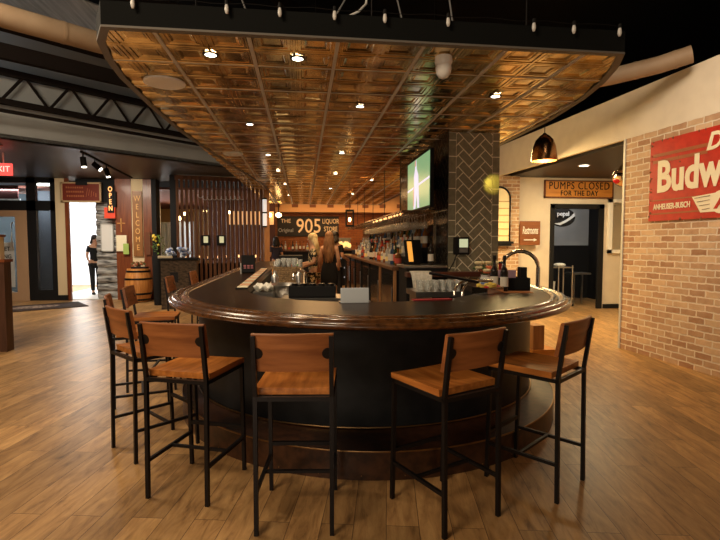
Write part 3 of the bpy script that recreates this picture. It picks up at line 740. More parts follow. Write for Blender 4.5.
# register screen tilted orange
t = thing('register', 'black cash register screen with orange display at the back bar', 'register', (1.42, 6.10, 1.236), R(30))
B().box((0, 0, .17), (.26, .05, .30), bev=.008, mat=Matrix.Rotation(R(-10), 4, 'X')).done('monitor', m_black, t)
B().box((-.09, -.038, .17), (.07, .012, .26), mat=Matrix.Rotation(R(-10), 4, 'X')).done('display_strip', M('orange_display', (.5, .2, .05), .4, emit=(1, .42, .06), es=.9), t)
B().b2(-.08, .08, -.05, .1, -.0, .03).done('stand', m_black, t)
# towel hung on cabinet front
b = B(); rows = []
for j in range(9):
    v = j/8; rows.append([(-.13+.26*i/10*(1-.25*v)+.06*v, -.03-.012*math.sin(i*1.9+j*.4)*v - .02*(v > 0), .0-.34*v) for i in range(11)])
rows = [[(x, y+.07, .01) for x, y, z in rows[0]]] + rows
b.strip(rows); tw = b.done('bar_towel', m_towel, smooth=80, loc=(1.42, 5.70, 1.165)); md = tw.modifiers.new('s', 'SOLIDIFY'); md.thickness = .012
tag(tw, 'white towel draped over the dark ledge left of the tiled column', 'towel')

# ------------------------------------------------------------ stations inside the bar
us = thing('underbar_station', 'stainless underbar station along the left inside of the bar', 'station', (0, 0, 0))
B().b2(-.48, .02, 4.95, 10.4, .90, .94).b2(-.48, .02, 4.97, 10.4, .30, .34).done('shelf', m_steel, us)
lg = B()
for x in (-.46, 0.0):
    for y in (4.8, 6.6, 8.4, 10.3): lg.cyl((x, y+.2*(y < 5), 0), (x, y+.2*(y < 5), .92), .018, n=8)
lg.done('frame', m_steel, us)
t = thing('ice_bin', 'round edged stainless sink with faucet below the left inner bar edge', 'sink', (-.20, 5.25, .94))
B().lathe([(.17, 0), (.20, .06), (.21, .13), (.22, .13), (.20, .05), (.17, -.0), (0, .0)], n=24).done('basin', m_steel, t, smooth=50)
B().tube([(.24, .12, 0), (.24, .12, .2), (.22, .10, .26), (.16, .06, .28), (.1, .02, .24), (.09, .02, .18)], .012, 8).done('faucet', m_chrome, t, smooth=60)
t = thing('drink_mat', 'dark rail mat with pale squares on the left inner edge of the bar', 'mat', (-.62, 5.9, 1.061), R(1))
B().b2(-.06, .06, -1.1, 2.6, 0, .012, .003).done('rubber', m_black, t)
for k in range(15): B().b2(-.05, .05, -1.05+k*.24, -.90+k*.24, .012, .02).done('pale_square', (m_ivory, M('peach', (.8, .42, .25), .5))[k % 2], t)
t = thing('card_machine', 'black payment terminal with pink keypad at the left inner bar edge', 'payment terminal', (-.80, 7.2, 1.061), R(8))
B().box((0, .02, .14), (.20, .07, .27), bev=.012, mat=Matrix.Rotation(R(-15), 4, 'X')).done('housing', m_black, t)
kp = B()
for i in range(3):
    for j in range(3): kp.box((-.05+.05*i, -.027-.013*j*0, .05+.035*j), (.035, .01, .024))
kp.done('keys', M('pink_key', (.5, .18, .2), .5), t)
B().b2(-.115, -.10, -.03, .05, .0, .16).done('side_rail', m_alu, t)
t = thing('black_tray_rack', 'black bottle tray on the inner bar ledge beside the wicker basket', 'tray', (.09, 4.60, 1.0), R(-3))
B().b2(-.22, .22, -.10, .10, 0, .02).b2(-.22, .22, -.10, -.085, 0, .11).b2(-.22, .22, .085, .10, 0, .11).b2(-.22, -.205, -.1, .1, 0, .11).b2(.205, .22, -.1, .1, 0, .11).done('tray', m_black, t)
for k in range(5):
    B().cyl((-.17+.085*k, 0, .02), (-.17+.085*k, 0, .13), .03, n=10).done('black_cup', m_steel_blk, t)
tag(B().b2(-.2, .40, 4.45, 4.85, .95, 1.0).b2(-.2, -.17, 4.45, 4.85, 0, .95).b2(.37, .4, 4.45, 4.85, 0, .95).done('ledge_shelf', m_steel), 'steel ledge shelf behind the front inner bar edge', 'shelf')
t = thing('wicker_basket', 'tan woven basket filled with clear glasses behind the black tray', 'basket', (-.20, 6.7, .94))
t.scale = (.82, .82, .8)
b = B()
for k in range(9): b.tube([(.24*sx+0, .17*sy, .03+.034*k) for sx, sy in ((-1, -1), (1, -1), (1, 1), (-1, 1))], .016, 6, closed=True)
for k in range(12):
    for sy in (-1, 1): b.cyl((-.23+.042*k, sy*.17, 0), (-.23+.042*k, sy*.17, .31), .009, n=5)
b.b2(-.24, .24, -.17, .17, 0, .02)
b.done('weave', noisy(M('wicker', (.4, .27, .13), .8), (.13, .075, .035), (.38, .25, .12), (10, 10, 10), 4), t, smooth=60)
gl = B(); gl.lathe([(0, 0), (.028, .0), (.036, .12), (.034, .12), (.026, .006), (0, .006)], n=10)
gl = tag(gl.done('drinking_glass', m_glass, smooth=50, loc=(-.34, 6.60, 1.16)), 'clear upside down glass in the woven basket behind the bar', 'glass', 'glasses in the woven basket')
for k in range(11):
    c = gl.copy(); C.objects.link(c); c.location = (-.34+.075*(k % 5), 6.64+.08*(k//5), 1.16+random.uniform(0, .03))
for k in range(14):
    c = gl.copy(); C.objects.link(c); c.location = (1.30+.085*(k % 7), 5.2+.09*(k//7), .98); c['label'] = 'clear glass in the rows behind the right inner bar edge'; c['group'] = 'glasses behind the right bar edge'
tag(B().b2(1.22, 1.9, 5.1, 5.6, .92, .98).b2(1.25, 1.3, 5.15, 5.55, 0, .92).b2(1.8, 1.85, 5.15, 5.55, 0, .92).done('glass_shelf', m_steel), 'steel shelf carrying glasses below the tiled column', 'shelf')
t = thing('white_linen_pile', 'crumpled pale cloth beside the sink at the left inner bar edge', 'cloth', (-.40, 5.0, 1.02))
tag(t, 'crumpled pale cloth beside the sink at the left inner bar edge', 'cloth')
b = B(); rows = []
for j in range(9):
    rows.append([(-.09+.022*i, -.14+.035*j, .03+.02*math.sin(i*1.7+j*.9)+.02*math.cos(j*2.1)) for i in range(9)])
b.strip(rows); o = b.done('folds', m_towel, t, smooth=80); md = o.modifiers.new('s', 'SOLIDIFY'); md.thickness = .02
B().b2(-.1, .1, -.15, .15, -.08, .0).done('bin_below', m_steel, t)
t = thing('steel_stand', 'pale metal menu stand standing on the inner edge at the middle of the bar', 'stand', (.42, 3.78, 1.0))
B().box((.02, .0, .055), (.215, .02, .115), bev=.003, mat=Matrix.Rotation(R(-8), 4, 'X')).done('plate', m_bluegrey, t)
B().b2(-.1, .14, -.01, .05, -.0, .01).done('foot', m_steel, t)
t.location = (.37, 3.62, 1.061)

# more station clutter
sk = thing('cocktail_shaker', 'steel cocktail shaker standing nearest on the left station', 'shaker', (-.33, 5.75, .94))
B().lathe([(0, 0), (.032, 0), (.045, .17), (.03, .20), (.022, .21), (.022, .245), (0, .25)], n=14).done('body', m_steel, sk, smooth=50)
dup(sk, (-.05, 5.95, .94), label='steel cocktail shaker right of the nearest one on the station')
ms = [M('juice_orange', (.7, .28, .04), .3), M('juice_red', (.45, .03, .03), .3), M('juice_cream', (.8, .75, .6), .4), M('juice_green', (.1, .3, .08), .3)]
jn = ['orange', 'red', 'cream', 'green']
for k, (x, y) in enumerate(((-.42, 7.3), (-.28, 7.35), (-.12, 7.3), (-.36, 7.6), (-.05, 7.7), (-.2, 8.0), (-.4, 8.3), (-.1, 8.5))):
    jt = thing('juice_pourer', ('', 'farther ')[k > 3]+jn[k % 4]+' plastic juice pourer with long spout on the left station', 'juice bottle', (x, y, .94))
    B().lathe([(0, 0), (.045, 0), (.045, .17), (.018, .21), (0, .21)], n=12).done('body', ms[k % 4], jt, smooth=50)
    B().lathe([(0, .30), (.01, .30), (.016, .21), (.02, .2), (0, .2)], n=10).done('spout', m_wplast, jt, smooth=50)
t = thing('glass_washer', 'black glass washing machine at the far end of the left station', 'appliance', (-.23, 9.3, .94))
B().b2(-.22, .22, -.3, .3, 0, .34, .01).done('body', m_black, t); B().b2(-.16, .16, -.305, -.3, .05, .25).done('door', m_steel, t)
for k in range(5):
    tag(B().lathe([(0, 0), (.07, 0), (.075, .012), (0, .014)], n=16).done('stacked_plate', m_white2, smooth=40, loc=(-.30, 8.0, .941+.0145*k)) if k == 0 else dup(bpy.data.objects['stacked_plate'], (-.30, 8.0, .941+.0145*k)), ['bottom', 'second', 'middle', 'fourth', 'top'][k]+' white plate of the small stack on the left station', 'plate', 'small stack of white plates')
for k in range(12):
    B().sph((1.30, 6.35+.22*k+.05*math.sin(k*3), 1.90), (.012, .012, .018), 8).done('amber_glint', m_amberglow, gr)  # glowing dots imitate warm highlights reflected in the hanging glasses
# right side of the bar: garnish station, chrome beer tubes, condiments, flowers
t = thing('chrome_tower', 'tall bent chrome rail arching up at the right end of the bar', 'rail', (2.20, 4.62, 1.061))
A_ = [(-.17, .10, 0)]; 
for k in range(13):
    a = PI - PI*k/12; A_.append((.0+.17*math.cos(a), .05+.05*math.cos(a)*-1, .20+.17*math.sin(a)))
A_.append((.17, .0, 0))
B().tube(A_, .020, 12).done('arched_tube', m_chrome, t, smooth=60)
B().lathe([(0, .012), (.04, .012), (.045, 0), (0, 0)], (.17, 0, 0), 14).done('flange', m_chrome, t, smooth=40)
B().lathe([(0, .012), (.04, .012), (.045, 0), (0, 0)], (-.17, .10, 0), 14).done('flange', m_chrome, t, smooth=40)
t = thing('chrome_hoop', 'low pair of bent chrome grab hoops at the inner right edge of the bar', 'rail', (1.44, 4.42, 1.0))
for dx in (0, .07):
    B().tube([(-.10+dx, .0, 0)] + [(-.10+dx+.17*(1-math.cos(PI*.5*k/8)), .05*k/8, .13*math.sin(PI*.55*k/8)) for k in range(9)] + [(.28, .10, .12)], .011, 8).done('hoop', m_chrome, t, smooth=60)
t.location = (1.38, 3.96, 1.061)
B().tube([(-.32, 0, .20), (-.1, -.02, .16), (.1, -.04, .12)], .012, 8).done('hose', m_steel_blk, t, smooth=60)
t = thing('red_bar_mat', 'red edged rubber bar mat on the inner front edge of the bar', 'mat', (1.02, 3.72, 1.061), R(6))
B().b2(-.16, .16, -.035, .035, 0, .008).done('rubber', M('red_rubber', (.30, .015, .02), .6), t)
t = thing('garnish_tray', 'open caddy of citrus garnishes among the flowers on the right of the bar', 'caddy', (1.66, 4.16, 1.061), R(35))
B().b2(-.13, .13, -.08, .08, 0, .01).b2(-.13, .13, -.08, -.07, 0, .06).b2(-.13, .13, .07, .08, 0, .06).b2(-.13, -.12, -.08, .08, 0, .06).b2(.12, .13, -.08, .08, 0, .06).done('tray', m_chrome, t)
for k in range(12):
    B().sph((-.09+.06*(k % 4), -.045+.04*(k//4), .055+.01*(k % 3)), (.028, .024, .02), 8).done('citrus', (bpy.data.materials.get('lemon') or M('lemon', (.85, .65, .12), .5)) if k % 3 else (bpy.data.materials.get('cherry') or M('cherry', (.5, .02, .02), .3)), t, smooth=60)
fl = thing('flower_vase', 'small vase of cream and orange flowers on the right side of the bar', 'flowers', (1.90, 4.84, 1.061))
B().lathe([(0, 0), (.05, 0), (.06, .06), (.045, .11), (.05, .12), (.04, .12), (0, .02)], n=16).done('vase', m_wplast, fl, smooth=50)
b = B()
for k in range(12):
    a = random.uniform(0, 6.28); r = random.uniform(.02, .12); b.tube([(0, 0, .1), (r*.5*math.cos(a), r*.5*math.sin(a), .16), (r*math.cos(a), r*math.sin(a), .2+random.uniform(-.03, .08))], .004, 5)
    b.sph((r*math.cos(a), r*math.sin(a), .19), (.022, .009, .012), 6)
b.done('leaves', M('leaf', (.05, .14, .03), .6), fl, smooth=60)
fm = [M('cream_petal', (.85, .72, .42), .6), M('orange_petal', (.75, .2, .08), .6)]
for k in range(13):
    a = k*.9; r = .03+.10*((k*37) % 10)/10
    b = B()
    for q in range(6): b.sph((r*math.cos(a)+.02*math.cos(q*1.05), r*math.sin(a)+.02*math.sin(q*1.05), .20+.05*math.sin(k*2)), (.022, .022, .016), 6)
    b.done('blossom', fm[k % 3 == 0], fl, smooth=60)
for x, y, i, l in ((1.86, 4.27, 4, 'dark bottle with pale label touching the left front of the black menu caddy'), (1.80, 4.36, 4, 'dark bottle left of its twin by the menu caddy, before the flowers'), (2.00, 4.70, 3, 'squat red sauce bottle behind the black menu caddy')):
    put_bottle(i, (x, y, 1.061), '', l)
t = thing('menu_caddy', 'black condiment and menu caddy on the right end of the bar', 'caddy', (2.02, 4.46, 1.061), R(-8))
B().b2(-.15, .15, -.09, .09, 0, .012).b2(-.15, .15, -.09, -.078, 0, .12).b2(-.15, .15, .078, .09, 0, .12).b2(-.15, -.138, -.09, .09, 0, .12).b2(.138, .15, -.09, .09, 0, .12).done('box', m_black, t)
B().b2(.07, .13, -.05, .06, .01, .22).done('tall_slot', m_black, t)
B().b2(-.12, .04, .0, .05, .02, .19).done('pink_packets', M('pink_paper', (.62, .40, .52), .7), t)
tag(B().b2(-.16, .16, -.07, .07, 0, .006).done('paper_menu', M('orange_paper', (.50, .20, .07), .6), loc=(1.93, 4.22, 1.0605), rz=R(-12)), 'orange brown paper menu lying in front of the black caddy', 'menu')
t = thing('paper_cup', 'white patterned paper cup holding utensils beside the flowers', 'cup', (1.74, 4.43, 1.061))
B().lathe([(0, 0), (.035, 0), (.048, .12), (.05, .12), (.045, .115), (.03, .01), (0, .01)], n=16).done('cup_body', m_white2, t, smooth=50)
B().lathe([(.0395, .04), (.0445, .08)], n=16).done('blue_band', M('blue_print', (.15, .25, .55), .6), t, smooth=50)

# ------------------------------------------------------------ cooler and items at far end
t = thing('bottle_cooler', 'black glass fronted bottle cooler under the big number sign', 'cooler', (1.9, 17.0, 0))
B().b2(-.95, .95, 0, .5, 0, 1.25).done('cabinet', m_black, t)
B().b2(-1.0, -.95, -.02, .5, 0, 1.28).b2(.2, .26, -.02, .0, 0, 1.28).b2(-1.0, 1.0, -.03, .5, 1.25, 1.30).done('trim', m_post, t)
b = B()
for r_ in range(3):
    for k in range(8): b.sph((-.8+.12*k, -.01, .3+.34*r_), (.02, .015, .03), 6)
b.done('bottle_glow_dots', M('pale_glow_dots', (.5, .55, .6), .4, emit=(.6, .7, .8), es=.3), t)  # pale dots glow in place of lights on the bottles
t = thing('heated_pass', 'bright yellow lit food warmer on the counter behind the long haired woman', 'food warmer', (1.35, 16.95, 1.30))
B().b2(-.35, .35, 0, .35, 0, .05).b2(-.35, .35, .3, .35, .05, .35).b2(-.35, .35, 0, .35, .35, .40).done('shell', m_steel, t)
b = B()
for k in range(9): b.sph((-.3+.075*k, .1, .16+.04*math.sin(k*2.2)), (.06, .06, .09), 8)
b.done('lit_food', M('lit_food', (.8, .5, .15), .5, emit=(1, .65, .2), es=1.3), t, smooth=60)
# 905 sign
sg = thing('number_sign', 'dark wide sign with large 905 LIQUOR STORE lettering on the back brick wall', 'sign', (.2, 17.97, 2.12))
B().b2(-1.13, 1.13, -.02, .02, -.36, .36).b2(-1.15, 1.15, -.03, .02, .35, .38).done('board', M('sign_black', (.03, .025, .022), .6), sg)
m_let = M('cream_letter', (.8, .55, .28), .5, emit=(.9, .50, .20), es=.35)
text('large_digits', '905', .74, m_let, face(.02, -.03, .0), sg, .02, .85, off=.004)
text('right_lettering', 'LIQUOR\nSTORE', .25, m_let, face(.83, -.03, .05), sg, .01, .68, space=1.15)
m_sil = M('silver_letter', (.6, .62, .66), .4, .4)
text('left_lettering', 'THE', .2, m_let, face(-.82, -.03, .2), sg, .01)
text('left_lettering', 'Original', .2, m_sil, face(-.82, -.03, -.14), sg, .01, .85)
# square vents on tan soffit
vt = thing('soffit_vent', 'small square dark vent in the tan soffit above the big number sign', 'vent', (-.9, 17.29, 2.85), group='square vents in the tan soffit')
B().b2(-.11, .11, -.01, .01, -.07, .07).done('grille', m_rust, vt)
for k in range(1, 9): dup(vt, (-.9+.63*k, 17.29, 2.85))
# shelf bottles/glassware by the far wall (dark counter)
t = thing('far_counter', 'dark counter below the number sign at the end of the bar', 'counter', (-.6, 17.2, 0))
B().b2(-.9, 1.0, 0, .6, 0, 1.2).done('body', m_black, t); B().b2(-.95, 1.05, -.05, .6, 1.2, 1.25).done('top', m_step, t)
for k in range(14):
    i = random.choice([0, 2, 4, 5, 8]); tt = put_bottle(i, (-1.4+.13*k, 17.35+.08*(k % 2), 1.25), '', f'{pn[i]} bottle on the dark counter under the number sign', f'{pn[i]} bottles on the far counter')
gw = thing('globe_lamp', 'glowing round lamp left of the number sign, left one of the pair', 'lamp', (-1.15, 16.7, 2.47))
B().sph((0, 0, 0), (.10, .10, .08)).done('globe', m_emitw, gw, smooth=60); B().cyl((0, 0, .08), (0, 0, .45), .02, n=8).done('stem', m_black, gw)
dup(gw, (-.82, 16.7, 2.47), label='glowing round lamp just left of the number sign, right one of the pair')

# ------------------------------------------------------------ people
def skin_mesh(name, verts, edges, radii, mat, parent, root=0, sub=2):
    me = bpy.data.meshes.new(name); me.from_pydata(verts, edges, [])
    o = bpy.data.objects.new(name, me); C.objects.link(o)
    sk = o.modifiers.new('skin', 'SKIN'); sk.use_smooth_shade = True
    sd = o.modifiers.new('sub', 'SUBSURF'); sd.levels = sub; sd.render_levels = sub
    for i, r in enumerate(radii):
        v = me.skin_vertices[0].data[i]; v.radius = r if isinstance(r, tuple) else (r, r); v.use_root = (i == root)
    bpy.context.view_layer.update()
    m2 = bpy.data.meshes.new_from_object(o.evaluated_get(bpy.context.evaluated_depsgraph_get()))
    bpy.data.objects.remove(o)
    m2.materials.clear(); m2.materials.append(mat)
    for p in m2.polygons: p.use_smooth = True
    r = bpy.data.objects.new(name, m2); C.objects.link(r); r.parent = parent
    return r
def person(label, loc, rz, H=1.68, top=m_cloth, bottom=m_cloth, hair=m_dhair, longhair=0, dress=False, arm=(.35, .25), bodymat=m_skin, walk=0, pattern=None, bun=False):
    t = thing('person', label, 'person', loc, rz); s = H/1.68
    def V(x, y, z): return (x*s, y*s, z*s)
    # faces local -y
    e1, e2 = arm
    P = [V(0, 0, .92), V(0, .005, 1.08), V(0, .0, 1.25), V(0, .01, 1.38), V(0, .0, 1.46), V(0, -.01, 1.53), V(0, -.015, 1.62)]
    Rd = [(.145, .10), (.115, .085), (.14, .095), (.12, .08), (.05, .05), (.065, .075), (.072, .085)]
    E = [(i, i+1) for i in range(6)]
    for sx, ex, wk in ((-1, e1, walk), (1, e2, -walk)):
        n = len(P)
        P += [V(sx*.09, 0, .86), V(sx*.10, -.02-.15*wk, .50), V(sx*.10, .02-.28*wk, .10), V(sx*.10, -.02-.28*wk, .045), V(sx*.11, -.13-.28*wk, .035)]
        Rd += [.085, .055, .038, .035, .03]; E += [(0, n), (n, n+1), (n+1, n+2), (n+2, n+3), (n+3, n+4)]
        n = len(P)
        P += [V(sx*.15, .01, 1.37), V(sx*.20, .03, 1.12), V(sx*.19, -.24*ex*2, .95+.12*ex*2), V(sx*.18, -.24*ex*2-.06, .92+.14*ex*2)]
        Rd += [.055, .04, .03, .027]; E += [(3, n), (n, n+1), (n+1, n+2), (n+2, n+3)]
        # fingers
        hb = len(P)-1; hx, hy, hz = P[hb]
        for f_ in range(4):
            m_ = len(P); dx = (-.024+.016*f_)*s
            P += [(hx+dx, hy-.035*s, hz-.02*s), (hx+dx*1.15, hy-.05*s, hz-(.06-.006*abs(f_-1.5))*s)]; Rd += [.010, .008]; E += [(hb, m_), (m_, m_+1)]
        m_ = len(P); P += [(hx-sx*.035*s, hy-.01*s, hz-.02*s), (hx-sx*.045*s, hy-.025*s, hz-.045*s)]; Rd += [.011, .009]; E += [(hb, m_), (m_, m_+1)]
    Rs = [tuple(q*s for q in r) if isinstance(r, tuple) else r*s for r in Rd]
    body = skin_mesh('body', P, E, Rs, bodymat, t)
    # face
    b = B(); b.sph(V(0, -.10, 1.585), (.012*s, .018*s, .022*s), 8); b.done('nose', bodymat, t, smooth=60)
    b = B()
    for sx in (-1, 1): b.sph(V(sx*.030, -.088, 1.61), (.012*s, .008*s, .007*s), 8)
    b.done('eyes', m_dhair, t, smooth=60)
    b = B(); b.sph(V(0, -.09, 1.545), (.022*s, .008*s, .006*s), 8); b.done('mouth', bpy.data.materials.get('lips') or M('lips', (.45, .12, .1), .5), t, smooth=60)
    # clothing: torso and legs in slightly larger shells
    TP = [V(0, 0, .90), V(0, .005, 1.08), V(0, 0, 1.25), V(0, .01, 1.40)]
    TR = [(.165, .12), (.13, .10), (.155, .11), (.11, .085)]; TE = [(0, 1), (1, 2), (2, 3)]
    if not dress:
        for sx in (-1, 1):
            n = len(TP); TP += [V(sx*.15, .01, 1.37), V(sx*.19, .025, 1.20)]; TR += [.062, .055]; TE += [(3, n), (n, n+1)]
    TRs = [tuple(q*s for q in r) if isinstance(r, tuple) else r*s for r in TR]
    skin_mesh('shirt', TP, TE, TRs, top, t)
    if dress:
        b = B(); b.lathe([(.13*s, 1.1*s), (.165*s, .95*s), (.19*s, .78*s), (.175*s, .60*s), (.16*s, .60*s), (.16*s, .9*s)], n=20)
        bmesh.ops.transform(b.bm, matrix=Matrix.Diagonal((1, .75, 1, 1)), verts=b.bm.verts[:]); b.done('skirt', bottom, t, smooth=60)
    else:
        LP = [V(0, 0, .93)]; LR = [(.155*s, .115*s)]; LE = []
        for sx, wk in ((-1, walk), (1, -walk)):
            n = len(LP); LP += [V(sx*.09, 0, .84), V(sx*.10, -.02-.15*wk, .50), V(sx*.10, .02-.27*wk, .10)]; LR += [.098*s, .07*s, .055*s]; LE += [(0, n), (n, n+1), (n+1, n+2)]
        skin_mesh('trousers', LP, LE, LR, bottom, t)
        b = B()
        for sx, wk in ((-1, walk), (1, -walk)): b.sph(V(sx*.105, -.06-.28*wk, .04), (.048*s, .13*s, .042*s), 10)
        b.done('shoes', m_black, t, smooth=60)
    b = B(); b.sph(V(0, .005, 1.635), (.088*s, .102*s, .095*s), 14)
    b.sph(V(0, .03, 1.57), (.085*s, .08*s, .1*s), 12)
    if longhair:
        for k in range(9):
            a = PI*k/8; x = .075*math.cos(a); y = .03+.055*math.sin(a)
            b.tube([V(x*.8, y*.8, 1.62), V(x*1.1, y+.01, 1.50), V(x*1.25, y+.035, 1.50-longhair*.5), V(x*(.9+.1*math.sin(k*3)), y+.03, 1.50-longhair-.02*math.sin(k*2.3))], [.03*s, .032*s, .03*s, .012*s], 8)
    if bun: b.sph(V(0, .07, 1.70), (.045*s,)*3, 10)
    b.done('hair', hair, t, smooth=60)
    return t
m_pat = noisy(M('patterned_fabric', (.1, .08, .05), .8), (.02, .018, .015), (.75, .58, .32), (9, 9, 9), 2.4, 2, lo=.5, hi=.56)
person('blonde woman in black and cream patterned clothes working behind the bar', (.20, 10.0, 0), R(-90), 1.68, m_pat, m_pat, m_blonde, .22, False, (.5, .4))
person('woman in black dress with very long light brown hair standing behind the bar', (.56, 10.3, 0), R(170), 1.72, m_cloth, m_cloth, m_brown, .42, True, (.1, .1))
person('person in dark shirt bending at the back bar beside the far cooler', (.80, 11.9, 0), R(150), 1.76, m_cloth, m_cloth, m_dhair, .05, False, (.5, .4))
person('customer in dark striped top near the far end of the bar', (-.85, 15.4, 0), R(-160), 1.68, M('navy_cloth', (.03, .03, .06), .8), m_cloth, m_dhair, .1, False, (.4, .4))
person('person in black clothes standing in the bright doorway at left', (-6.10, 15.0, 0), R(35), 1.72, m_cloth, m_cloth, m_dhair, .05, False, (.15, .35), walk=.5)

# ------------------------------------------------------------ slat screen and its devices
sl = thing('slat_screen', 'tall dark wooden slat screen between the bar and the dining room', 'screen', (-3.12, 12.35, 0), R(13))
b = B()
for k in range(20): b.b2(.02+k*.108, .085+k*.108, -.045, .045, .0, 3.1)
b.done('slats', m_slat, sl)
B().b2(0, 2.2, -.055, .055, 3.08, 3.18).b2(0, 2.2, -.02, .02, .0, .1).done('rail', m_slat, sl)
B().b2(2.16, 2.30, -.07, .07, 0, 3.1).done('end_post', m_post, sl)
B().b2(0, 2.14, .05, .07, .1, 1.0).done('dark_kick_panel', m_black, sl)
bx = thing('wall_light_box', 'white lit box sign at the top right end of the slat screen', 'light box', (-.98, 12.72, 2.3), R(13))
B().b2(-.045, .045, -.05, .05, -.36, .36).done('diffuser', M('lit_white', (.8, .8, .8), .5, emit=(.85, .9, .9), es=.55), bx)
B().b2(-.05, .05, -.055, .055, -.02, .02).b2(-.05, .05, -.055, .055, .34, .38).b2(-.05, .05, -.055, .055, -.38, -.34).done('frame', m_black, bx)
dv = thing('paper_dispenser', 'left of two small black devices with lit screens on the slat screen', 'device', (-2.42, 12.40, 1.58), R(13))
B().box((0, 0, 0), (.22, .07, .26), bev=.012).done('housing', m_black, dv)
B().b2(-.045, .06, -.04, -.03, -.06, .10).done('lit_screen', M('cream_screen', (.4, .4, .3), .4, emit=(.75, .72, .40), es=.6), dv)
dup(dv, (-2.05, 12.49, 1.58), R(13), 'right of two small black devices with lit screens on the slat screen')
t = thing('metal_script', 'thin dark metal script lettering high on the slat screen', 'lettering', (-2.05, 12.42, 2.62), R(13))
b = B(); pts = []
for k in range(70):
    u = k/69; pts.append((-.55+1.1*u+.03*math.cos(k*.9), 0, .05*math.sin(k*.9)+.04*u+(.05 if k < 8 else 0)))
b.tube(pts, .008, 5); b.done('strokes', m_alu, t, smooth=60)
# dining side behind the slats
struct(B().b2(-3.2, -.95, 17.0, 17.1, 0, 3.0), 'wall_divider', M('deep_red_wall', (.07, .022, .012), .8))
tag(B().b2(-2.5, -1.0, 16.88, 16.99, 2.15, 2.6).done('lit_transom', M('amber_transom', (.5, .25, .1), .5, emit=(1, .5, .18), es=.6)), 'amber lit strip window seen through the slats', 'window')
for q, (x, y, l) in enumerate(((-2.9, 14.6, 'dark dining table seen through the left slats'), (-1.9, 15.6, 'dark dining table seen through the right slats'))):
    dt = thing('dining_table', l, 'table', (x, y, 0))
    B().b2(-.6, .6, -.4, .4, 1.02, 1.06).done('table_top', m_step, dt); B().cyl((0, 0, 0), (0, 0, 1.02), .04).done('post', m_black, dt)
    for k, (cx, cy) in enumerate(((-.45, -.2), (-.15, .2), (.12, -.25), (.4, .1))):
        tag(B().lathe([(0, 0), (.028, 0), (.034, .07), (0, .075)], n=10).done('candle_light', m_amberglow, smooth=60, loc=(x+cx, y+cy, 1.06)), 'tiny glowing candle on the dining table behind the '+('left slats', 'right slats')[q], 'candle', 'candles behind the '+('left slats', 'right slats')[q])
pg = thing('globe_pendant', 'small warm globe pendant in the dining room behind the left slats', 'pendant lamp', (-3.0, 15.4, 2.5))
B().sph((0, 0, 0), (.05, .05, .05), 10).done('globe', m_emitw, pg, smooth=60); B().cyl((0, 0, .04), (0, 0, .5), .006, n=6).done('cord', m_black, pg)
dup(pg, (-2.35, 15.9, 2.50), label='small warm globe pendant in the dining room behind the middle slats')
dup(pg, (-3.75, 16.0, 2.45), label='small warm globe pendant left of the slat screen')

# host stand with flowers
hs = thing('host_stand', 'dark stone faced host stand at the end of the slat screen', 'host stand', (-2.92, 11.6, 0), R(8))
B().b2(-.32, .45, -.25, .3, 0, 1.12).done('body', noisy(M('dark_stone', (.1, .08, .06), .7), (.03, .022, .015), (.13, .09, .06), (4, 4, 8), 3, bump=.3), hs)
B().b2(-.36, .49, -.3, .35, 1.12, 1.17, .006).done('top', m_black, hs)
B().b2(-.12, .05, -.27, -.25, .62, .85).done('panel_box', m_steel_blk, hs)
b = B()
for k in range(26): b.sph((random.uniform(-.22, .30), random.uniform(-.12, .15), random.uniform(.03, .22)), (.06, .045, .04), 6)
t = thing('blue_bouquet', 'heap of blue and white wrapping paper flowers on the host stand', 'flowers', (-2.90, 11.6, 1.17))
b.done('paper', noisy(M('blue_white', (.3, .4, .7), .5), (.06, .14, .42), (.75, .8, .9), (8, 8, 8), 2, lo=.42, hi=.58), t)
tag(B().b2(-.17, .13, -.12, .06, 0, .05, .005).done('notebook', m_ivory, loc=(-3.10, 11.42, 1.171), rz=R(8)), 'cream book lying on the left of the host stand', 'book')
t = thing('potted_plant', 'green leafy plant with yellow blooms behind the host stand', 'plant', (-3.50, 12.2, 0))
B().lathe([(0, 0), (.12, 0), (.15, 1.2), (.13, 1.2), (0, 1.1)], n=14).done('tall_pot', m_black, t, smooth=40)
b = B()
for k in range(40):
    a = random.uniform(0, 6.28); r = random.uniform(.03, .17); z = random.uniform(1.25, 1.7)
    b.box((r*math.cos(a), r*math.sin(a), z), (.09, .025, .004), a, mat=Matrix.Rotation(random.uniform(-.8, .8), 4, 'Y'))
b.done('leaves', M('green_leaf', (.12, .22, .04), .6), t)
b = B()
for k in range(8): b.sph((random.uniform(-.1, .1), random.uniform(-.1, .1), random.uniform(1.4, 1.7)), (.03, .03, .03), 6)
b.done('blooms', M('yellow_bloom', (.8, .6, .08), .6), t)

# ------------------------------------------------------------ barrel and entry objects
br = thing('wooden_barrel', 'upright oak barrel with dark hoops below the WELCOME sign', 'barrel', (-4.22, 12.95, 0))
prof = [(0, .02), (.27, .02)]+[(.27+.065*math.sin(PI*k/10), .03+.82*k/10) for k in range(11)]+[(.27, .86), (.25, .86), (.25, .83), (0, .83)]
B().lathe(prof, n=28).done('staves', m_barrel, br, smooth=35)
for z in (.07, .22, .60, .79): 
    r = .274+.065*math.sin(PI*(z-.03)/.82)
    B().lathe([(r-.002, z-.025), (r+.004, z-.025), (r+.005, z+.025), (r-.002, z+.025)], n=28).done('hoop', m_steel_blk, br, smooth=35)
pl = thing('fruit_plant', 'low arrangement of red and green leaves on top of the barrel', 'plant', (-4.20, 12.95, .86))
B().b2(-.16, .20, -.12, .12, 0, .04).done('tray', m_black, pl)
b = B()
for k in range(30): b.sph((random.uniform(-.16, .16), random.uniform(-.1, .1), random.uniform(.05, .17)), (.04, .03, .018), 6)
